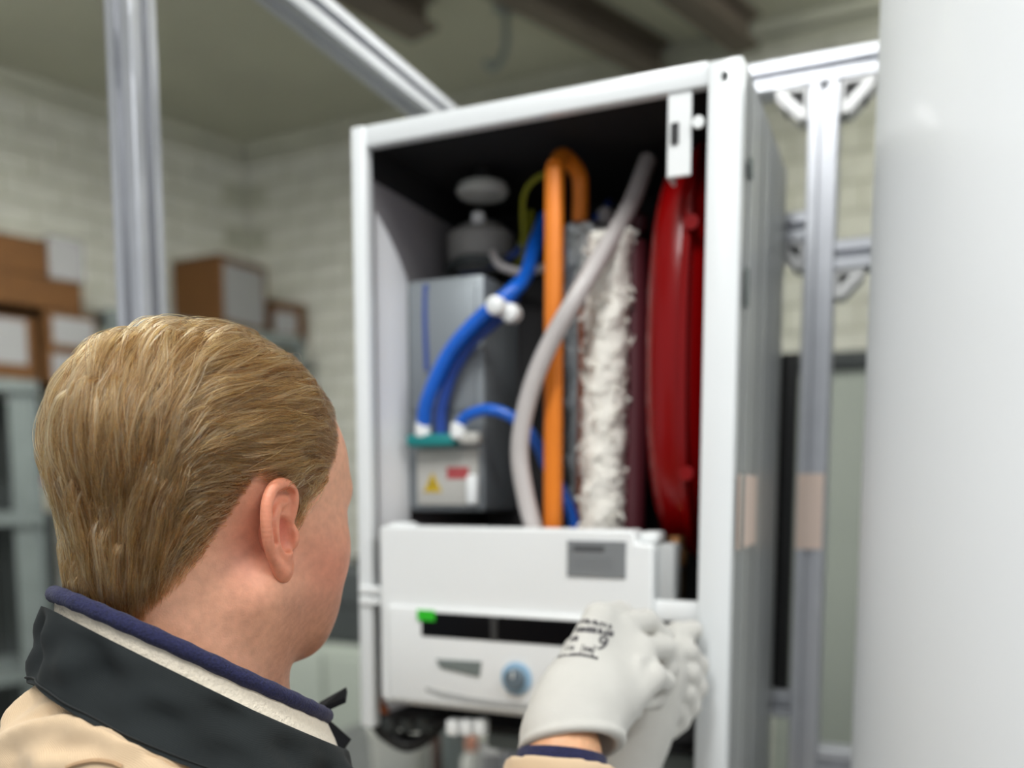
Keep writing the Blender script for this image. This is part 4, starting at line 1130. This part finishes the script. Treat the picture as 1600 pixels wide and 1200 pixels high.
def under_flap(V):
    f_top = .03
    for i in range(len(V)):
        x, y, z = V[i]
        if z < -.12: continue
        th = math.atan2(x / RA, (y + .0065) / RBk); R = rim(th); o = outw(th); a = (x - R[0]) * o[0] + (y - R[1]) * o[1]
        if a < -.004 or a > (.038 if abs(th) > 2.2 else .048): continue
        sec = fall_sec(th)[:13]; oo = [q[0] for q in sec]; uu = [q[1] for q in sec]
        zm = R[2] + float(np.interp(a, oo, uu)) - .0065 if a <= oo[-1] else R[2] + uu[-1] + .004 + (a - oo[-1]) * .25
        if abs(th) < .30: continue
        if z > zm: V[i, 2] = zm
    return V
jV = under_flap(jV)
jW = b2w(jV); jN = vnormals(jW, jF)
jb = BVHTree.FromPolygons(jW.tolist(), jF.tolist())
def fold(pix, width, amp):
    pts = [hit(jb, *q)[0] for q in pix]; pts = [q for q in pts if q is not None]
    if len(pts) < 2: return
    amp = amp * 1.6; width = width * .85
    L, _ = catmull(np.array(pts), np.zeros(len(pts)), 8)
    D = np.full(len(jW), 9.0)
    for q in L: D = np.minimum(D, np.linalg.norm(jW - q, axis=1))
    jW[:] += jN * (amp * np.exp(-(D / width) ** 2))[:, None]
FOLDS = [([(6, 1152), (60, 1112), (100, 1100)], .0055, .003), ([(40, 1182), (110, 1160), (180, 1168), (240, 1185)], .0055, .0032), ([(86, 1082), (120, 1102), (160, 1132)], .005, -.003), ([(0, 1196), (70, 1186), (140, 1188)], .005, .003), ([(150, 1120), (190, 1150), (215, 1168)], .005, -.0025), ([(20, 1128), (75, 1080), (140, 1098), (185, 1132), (225, 1158)], .010, .0055), ([(4, 1170), (60, 1140), (130, 1135), (190, 1160)], .009, .006), ([(2, 1152), (60, 1122), (120, 1118)], .006, -.005),
         ([(130, 1148), (200, 1156), (270, 1180)], .008, .005), ([(20, 1195), (120, 1172), (220, 1178)], .010, -.004), ([(60, 1198), (180, 1190)], .007, .004)]
for a in FOLDS: fold(*a)
jW = b2w(under_flap(w2b(jW)))
for _ in range(2):
    nb = np.zeros_like(jW); ct = np.zeros(len(jW))
    for a in range(4):
        np.add.at(nb, jF[:, a], jW[jF[:, (a + 1) % 4]]); np.add.at(ct, jF[:, a], 1)
    jW = jW * .6 + nb / ct[:, None] * .4
quadmesh('jacket', jW - PO, jF, M_tan, person, subsurf=1)
jkt = bpy.data.objects['jacket']
jb = BVHTree.FromPolygons(jW.tolist(), jF.tolist())
# stitched shoulder seam and yoke seam, lying on the cloth
def seam(pix, r=.0011, off=.0006, m=M_seam, name='seam'):
    pts = [hit(jb, *q, eps=off)[0] for q in pix]; pts = [q - PO for q in pts if q is not None]
    if len(pts) > 2: return MB().tube(pts, r, 6, sub=5).build(name, m, jkt)
seam([(105, 1199), (125, 1192), (150, 1189), (175, 1192), (190, 1199)], .0014)

# ---- collar, built round a tilted rim curve in body coordinates
def sweep(name, m, th0, th1, n, section, par, wob=0.0, seed=0):
    """closed cross-section (list of (out, up)) carried round the neck"""
    q = np.random.default_rng(seed); V = []; k = None
    for i in range(n + 1):
        th = th0 + (th1 - th0) * i / n; R = rim(th); o = outw(th); sec = section(th); k = len(sec)
        for j, (a, u) in enumerate(sec):
            V.append(R + o * a + np.array([0, 0, u]))
    F = [(i * k + j, i * k + (j + 1) % k, (i + 1) * k + (j + 1) % k, (i + 1) * k + j) for i in range(n) for j in range(k)]
    F += [tuple(range(k))[::-1], tuple(n * k + j for j in range(k))]
    return MB().add(b2w(np.array(V)) - PO, F).build(name, m, par, angle=60)
def stand_sec(th):
    f = frontness(th); out = .007 + .009 * f; top = -.002; bot = -.062
    o = [(.0 + .0005, top), (.002 + .005 * f, top - .015), (out * .8, -.035), (out, bot)]
    return o + [(a - .003, u) for a, u in o[::-1]]
collar = sweep('stand_collar', M_fleece, math.radians(5), math.radians(355), 120, stand_sec, person)
tag(collar, 'cream fleece lined stand collar')
fall = sweep('collar_flap', M_char, math.radians(17), math.radians(343), 150, fall_sec, person); tag(fall, 'charcoal turned down collar')
edge = []
for i in range(101):
    th = math.radians(18 + 324 * i / 100); a, u = fall_sec(th)[11]; edge.append(b2w(rim(th) + outw(th) * (a + .0006) + np.array([0, 0, u])) - PO)
MB().tube(edge, .0007, 5, smooth=False).build('edge_stitching', mat('dark_thread', srgb(30, 33, 34), .9), fall)
ring = [b2w(rim(math.radians(4 + 352 * i / 110)) + outw(math.radians(4 + 352 * i / 110)) * .001) - PO for i in range(111)]
rr = [.0052 + .0003 * math.sin(i * 1.7) for i in range(111)]
MB().tube(ring, rr, 12, smooth=False).build('collar_rim', M_navy, person)
# black zip ends and tab at the throat
f0 = b2w(rim(0)) - PO
def fp(x, y, z): return b2w(rim(0) + np.array([x, y, z])) - PO
zp = MB()
zp.add([fp(.006, .002, .004), fp(.010, .020, .010), fp(.002, .026, .016), fp(-.004, .006, .006), fp(.006, .003, .0), fp(.010, .021, .006), fp(.002, .027, .012), fp(-.004, .007, .002)],
       [(0, 1, 2, 3), (7, 6, 5, 4), (0, 4, 5, 1), (1, 5, 6, 2), (2, 6, 7, 3), (3, 7, 4, 0)])
zp.build('zip_garage', M_zip, person, smooth=False)
zp = MB()
zp.add([fp(.006, .006, -.006), fp(.014, .020, -.022), fp(.020, .004, -.034), fp(.004, .010, -.006), fp(.012, .024, -.022), fp(.018, .008, -.034)], [(0, 1, 2), (5, 4, 3), (0, 3, 4, 1), (1, 4, 5, 2), (2, 5, 3, 0)])
zp.build('zip_tab', M_zip, person, smooth=False)
tape = MB()
for i in range(16):
    c0 = fp(.003 - .0003 * i, .012 + .0025 * i, -.020 - .0055 * i); tape.tube([c0 + np.array([-.002, 0, 0]), c0 + np.array([.002, -.001, .0005])], .0012, 6, smooth=False)
tag(tape.build('zip_teeth', mat('pink_brown_thread', srgb(206, 168, 150), .8), person), kind='stuff')

# ---- trousers and boots, out of the picture but under the jacket
def trouser_sdf(Q):
    d = ell(Q, (0, -.005, -.62), (.172, .125, .12))
    for sx in (-1, 1):
        d = smin(d, chain(Q, [(sx * .085, 0, -.64), (sx * .10, .02, -1.0), (sx * .105, .0, NB[2] * -1 + .075)], [.098, .074, .066], .03), .04)
    return d
tV, tF = nets(trouser_sdf, (-.22, -.16, -NB[2] - .0), (.22, .16, -.48), .011)
quadmesh('trousers', b2w(tV) - PO, tF, mat('dark_trousers', srgb(52, 56, 66), .9, noise=(20, .1)), person)
def boot_sdf(Q):
    d = cone(Q, (0, 0, .11), (0, 0, .05), .05, .05); d = smin(d, cone(Q, (0, -.01, .045), (0, .13, .038), .046, .040), .03)
    return smax(d, -(Q[2] - .0), .006)
oV, oF = nets(boot_sdf, (-.07, -.08, -.012), (.07, .19, .17), .007)
for sx in (-1, 1): quadmesh('boot', b2w(oV + np.array([sx * .105, 0, -NB[2] + .0])) - PO, oF, mat('boot_leather', srgb(40, 36, 34), .6, noise=(30, .1)), person)

# ---- gloves
M_glove = mat('white_knit_glove', srgb(198, 196, 190), .8, noise=(40, .03), bump=(700, .5, .0006), sheen=.2)
def glove(name, W, cuff_end, mcp, fingers, thumb, rw, wrinkles=(), cut=None):
    mc = [P(*q) for q in mcp]; fg = [[P(*q) for q in f] for f in fingers]; th = [P(*q) for q in thumb]; ce = P(*cuff_end); cen = sum(mc) / 4
    def f(Q):
        d = None
        for k, m in enumerate(mc):
            c_ = cone(Q, W * .8 + m * .2 + (m - cen) * .35, m, .0185, (.0140, .0142, .0135, .0125)[k]); d = c_ if d is None else smin(d, c_, .018)
        d = smin(d, cone(Q, W, W * .55 + cen * .45, rw - .002, .031), .02)
        for k, fl in enumerate(fg):
            d = smin(d, chain(Q, [mc[k]] + fl, [(.0132, .0118, .0108, .0092), (.0135, .0120, .0110, .0094), (.0128, .0114, .0104, .0090), (.0118, .0104, .0096, .0084)][k][:len(fl) + 1], .004), .0045)
        d = smin(d, chain(Q, th, [.019, .0145, .0125, .0105], .006), .010)
        cf = cone(Q, W * .75 + cen * .25, ce + (ce - W) / np.linalg.norm(ce - W) * .02, rw - .003, rw + .0045); d = smin(d, cf, .012)
        for (a, b_, r, am) in wrinkles:
            A, B = P(*a), P(*b_); g = cone(Q, A, B, 0, 0); d = d - am * np.exp(-(g / r) ** 2)
        u = (ce - W) / np.linalg.norm(ce - W)
        if cut is not None: u = np.array(cut) / np.linalg.norm(cut)
        tcut = (Q[0] - ce[0]) * u[0] + (Q[1] - ce[1]) * u[1] + (Q[2] - ce[2]) * u[2]
        lip = np.abs(np.sqrt((tcut + .004) ** 2 + 0 * tcut))
        d = d - .0018 * np.exp(-(lip / .0035) ** 2)
        d = smax(d, tcut, .003)
        ax_ = (ce - W) / np.linalg.norm(ce - W); d = smax(d, -cone(Q, W + (W - cen) * -.1, ce + ax_ * .05, rw - .0035, rw + .001), .002)
        return d
    allp = np.array(mc + [q for fl in fg for q in fl] + th + [W, ce]); lo, hi = allp.min(0) - .05, allp.max(0) + .05
    V, F = nets(f, lo, hi, .0016)
    return V, F
# right hand: back of the hand towards us, fingers curled round the panel edge
MR = [(936, 966, .785), (968, 984, .795), (1000, 1016, .790), (1018, 1058, .775)]
FR = [[(968, 960, .826), (1002, 978, .848), (1018, 1004, .850)],
      [(1008, 972, .834), (1034, 996, .848), (1036, 1026, .842)],
      [(1036, 1012, .822), (1042, 1044, .826), (1026, 1066, .815)],
      [(1036, 1066, .800), (1024, 1092, .802), (1004, 1098, .790)]]
TR = [(880, 1080, .745), (905, 1020, .800), (945, 990, .840), (985, 990, .862)]
gV, gF = glove('glove', WR + np.array([.0, .006, .012]), (884, 1172, .714), MR, FR, TR, .0365,
               [((985, 1090, .76), (1005, 1130, .75), .004, .0025), ((1000, 1030, .765), (985, 1075, .755), .004, .003), ((1018, 1035, .77), (1012, 1085, .76), .004, -.002), ((900, 1150, .70), (960, 1130, .71), .004, .0018)], cut=(.10, -.62, -.78))
gr = quadmesh('glove', gV - PO, gF, M_glove, person); tag(gr, 'right glove with dark print on its back')
ML = [(1040, 1022, .872), (1046, 1048, .872), (1042, 1074, .870), (1030, 1098, .866)]
FL = [[(1072, 1020, .892), (1090, 1040, .905), (1086, 1062, .905)],
      [(1074, 1052, .888), (1088, 1074, .898), (1078, 1094, .895)],
      [(1068, 1084, .884), (1078, 1104, .892), (1066, 1120, .888)],
      [(1056, 1112, .878), (1062, 1128, .884), (1050, 1142, .880)]]
TL = [(1000, 1130, .862), (1030, 1030, .892), (1058, 992, .905), (1082, 985, .910)]
lV, lF = glove('glove', WL, (958, 1215, .862), ML, FL, TL, .036)
quadmesh('glove', lV - PO, lF, M_glove, person)
# knitted navy cuffs under the sleeves
for E, W, k in ((ELR, WR, .995), (ELL, WL, .90)):
    u = (W - E) / np.linalg.norm(W - E); m = MB()
    a, b_ = E + (W - E) * (k - .12) - PO, E + (W - E) * k - PO
    m.tube([a, a * .4 + b_ * .6, b_, b_ + u * .002, b_ + u * .001, b_ - u * .01], [.0375, .0375, .0368, .0355, .0335, .0325], 28, smooth=False)
    m.build('knit_cuff', M_navy, person)
# print on the back of the right glove
gb_ = BVHTree.FromPolygons(gV.tolist(), gF.tolist())
M_print = mat('dark_print', srgb(84, 82, 84), .8)
ink = MB()
def stroke(pts, w):
    """flat printed stroke lying on the glove"""
    L = [hit(gb_, x, y, .0004) for x, y in pts]
    for (p0, n0_), (p1, n1_) in zip(L[:-1], L[1:]):
        if p0 is None or p1 is None: continue
        t = p1 - p0; l = np.linalg.norm(t)
        if l < 1e-6 or l > .02: continue
        s = np.cross(n0_, t / l) * w * .75; e = t / l * w * .3
        w = w * 1.5 if False else w; ink.add([p0 - s - e - PO, p0 + s - e - PO, p1 + s + e - PO, p1 - s + e - PO], [(0, 1, 2, 3)])
q = random.Random(4)
def marks(x0, y0, x1, y1, bow, n, h, w, gap=()):
    for i in range(n):
        if i in gap: continue
        t = (i + .5) / n; x = x0 + (x1 - x0) * t; y = y0 + (y1 - y0) * t - bow * math.sin(math.pi * t); s = (x1 - x0) / n
        for _ in range(2):
            a = x + (q.random() - .5) * s * .7; stroke([(a + 1, y - h * (.3 + .2 * q.random())), (a - .5, y + h * (.3 + .2 * q.random()))], w)
        if q.random() < .7:
            yy = y + (q.random() - .5) * h * .8; stroke([(x - s * .35, yy), (x + s * .35, yy)], w)
marks(884, 973, 956, 980, 5, 11, 6.5, .0011, gap=(1,))
marks(874, 989, 958, 991, 6, 16, 8, .0014)
marks(890, 1000, 903, 997, 0, 2, 8, .0015)
marks(872, 1004, 880, 998, 0, 2, 10, .0009)
stroke([(948, 999), (945, 995), (940, 996), (937, 1000), (938, 1004), (943, 1005), (947, 1002), (949, 998), (947, 1006), (941, 1012), (935, 1014)], .0016)
marks(884, 1013, 897, 1013, 0, 3, 7, .0006); 
stroke([(910, 1008), (931, 1010), (925, 1025), (907, 1021), (910, 1008)], .0005)
marks(911, 1014, 928, 1017, 0, 4, 8, .0006)
marks(861, 1029, 934, 1029, 6, 14, 4, .0009)
if ink.n: tag(ink.build('print', M_print, gr, smooth=False, fix=False), kind='stuff')
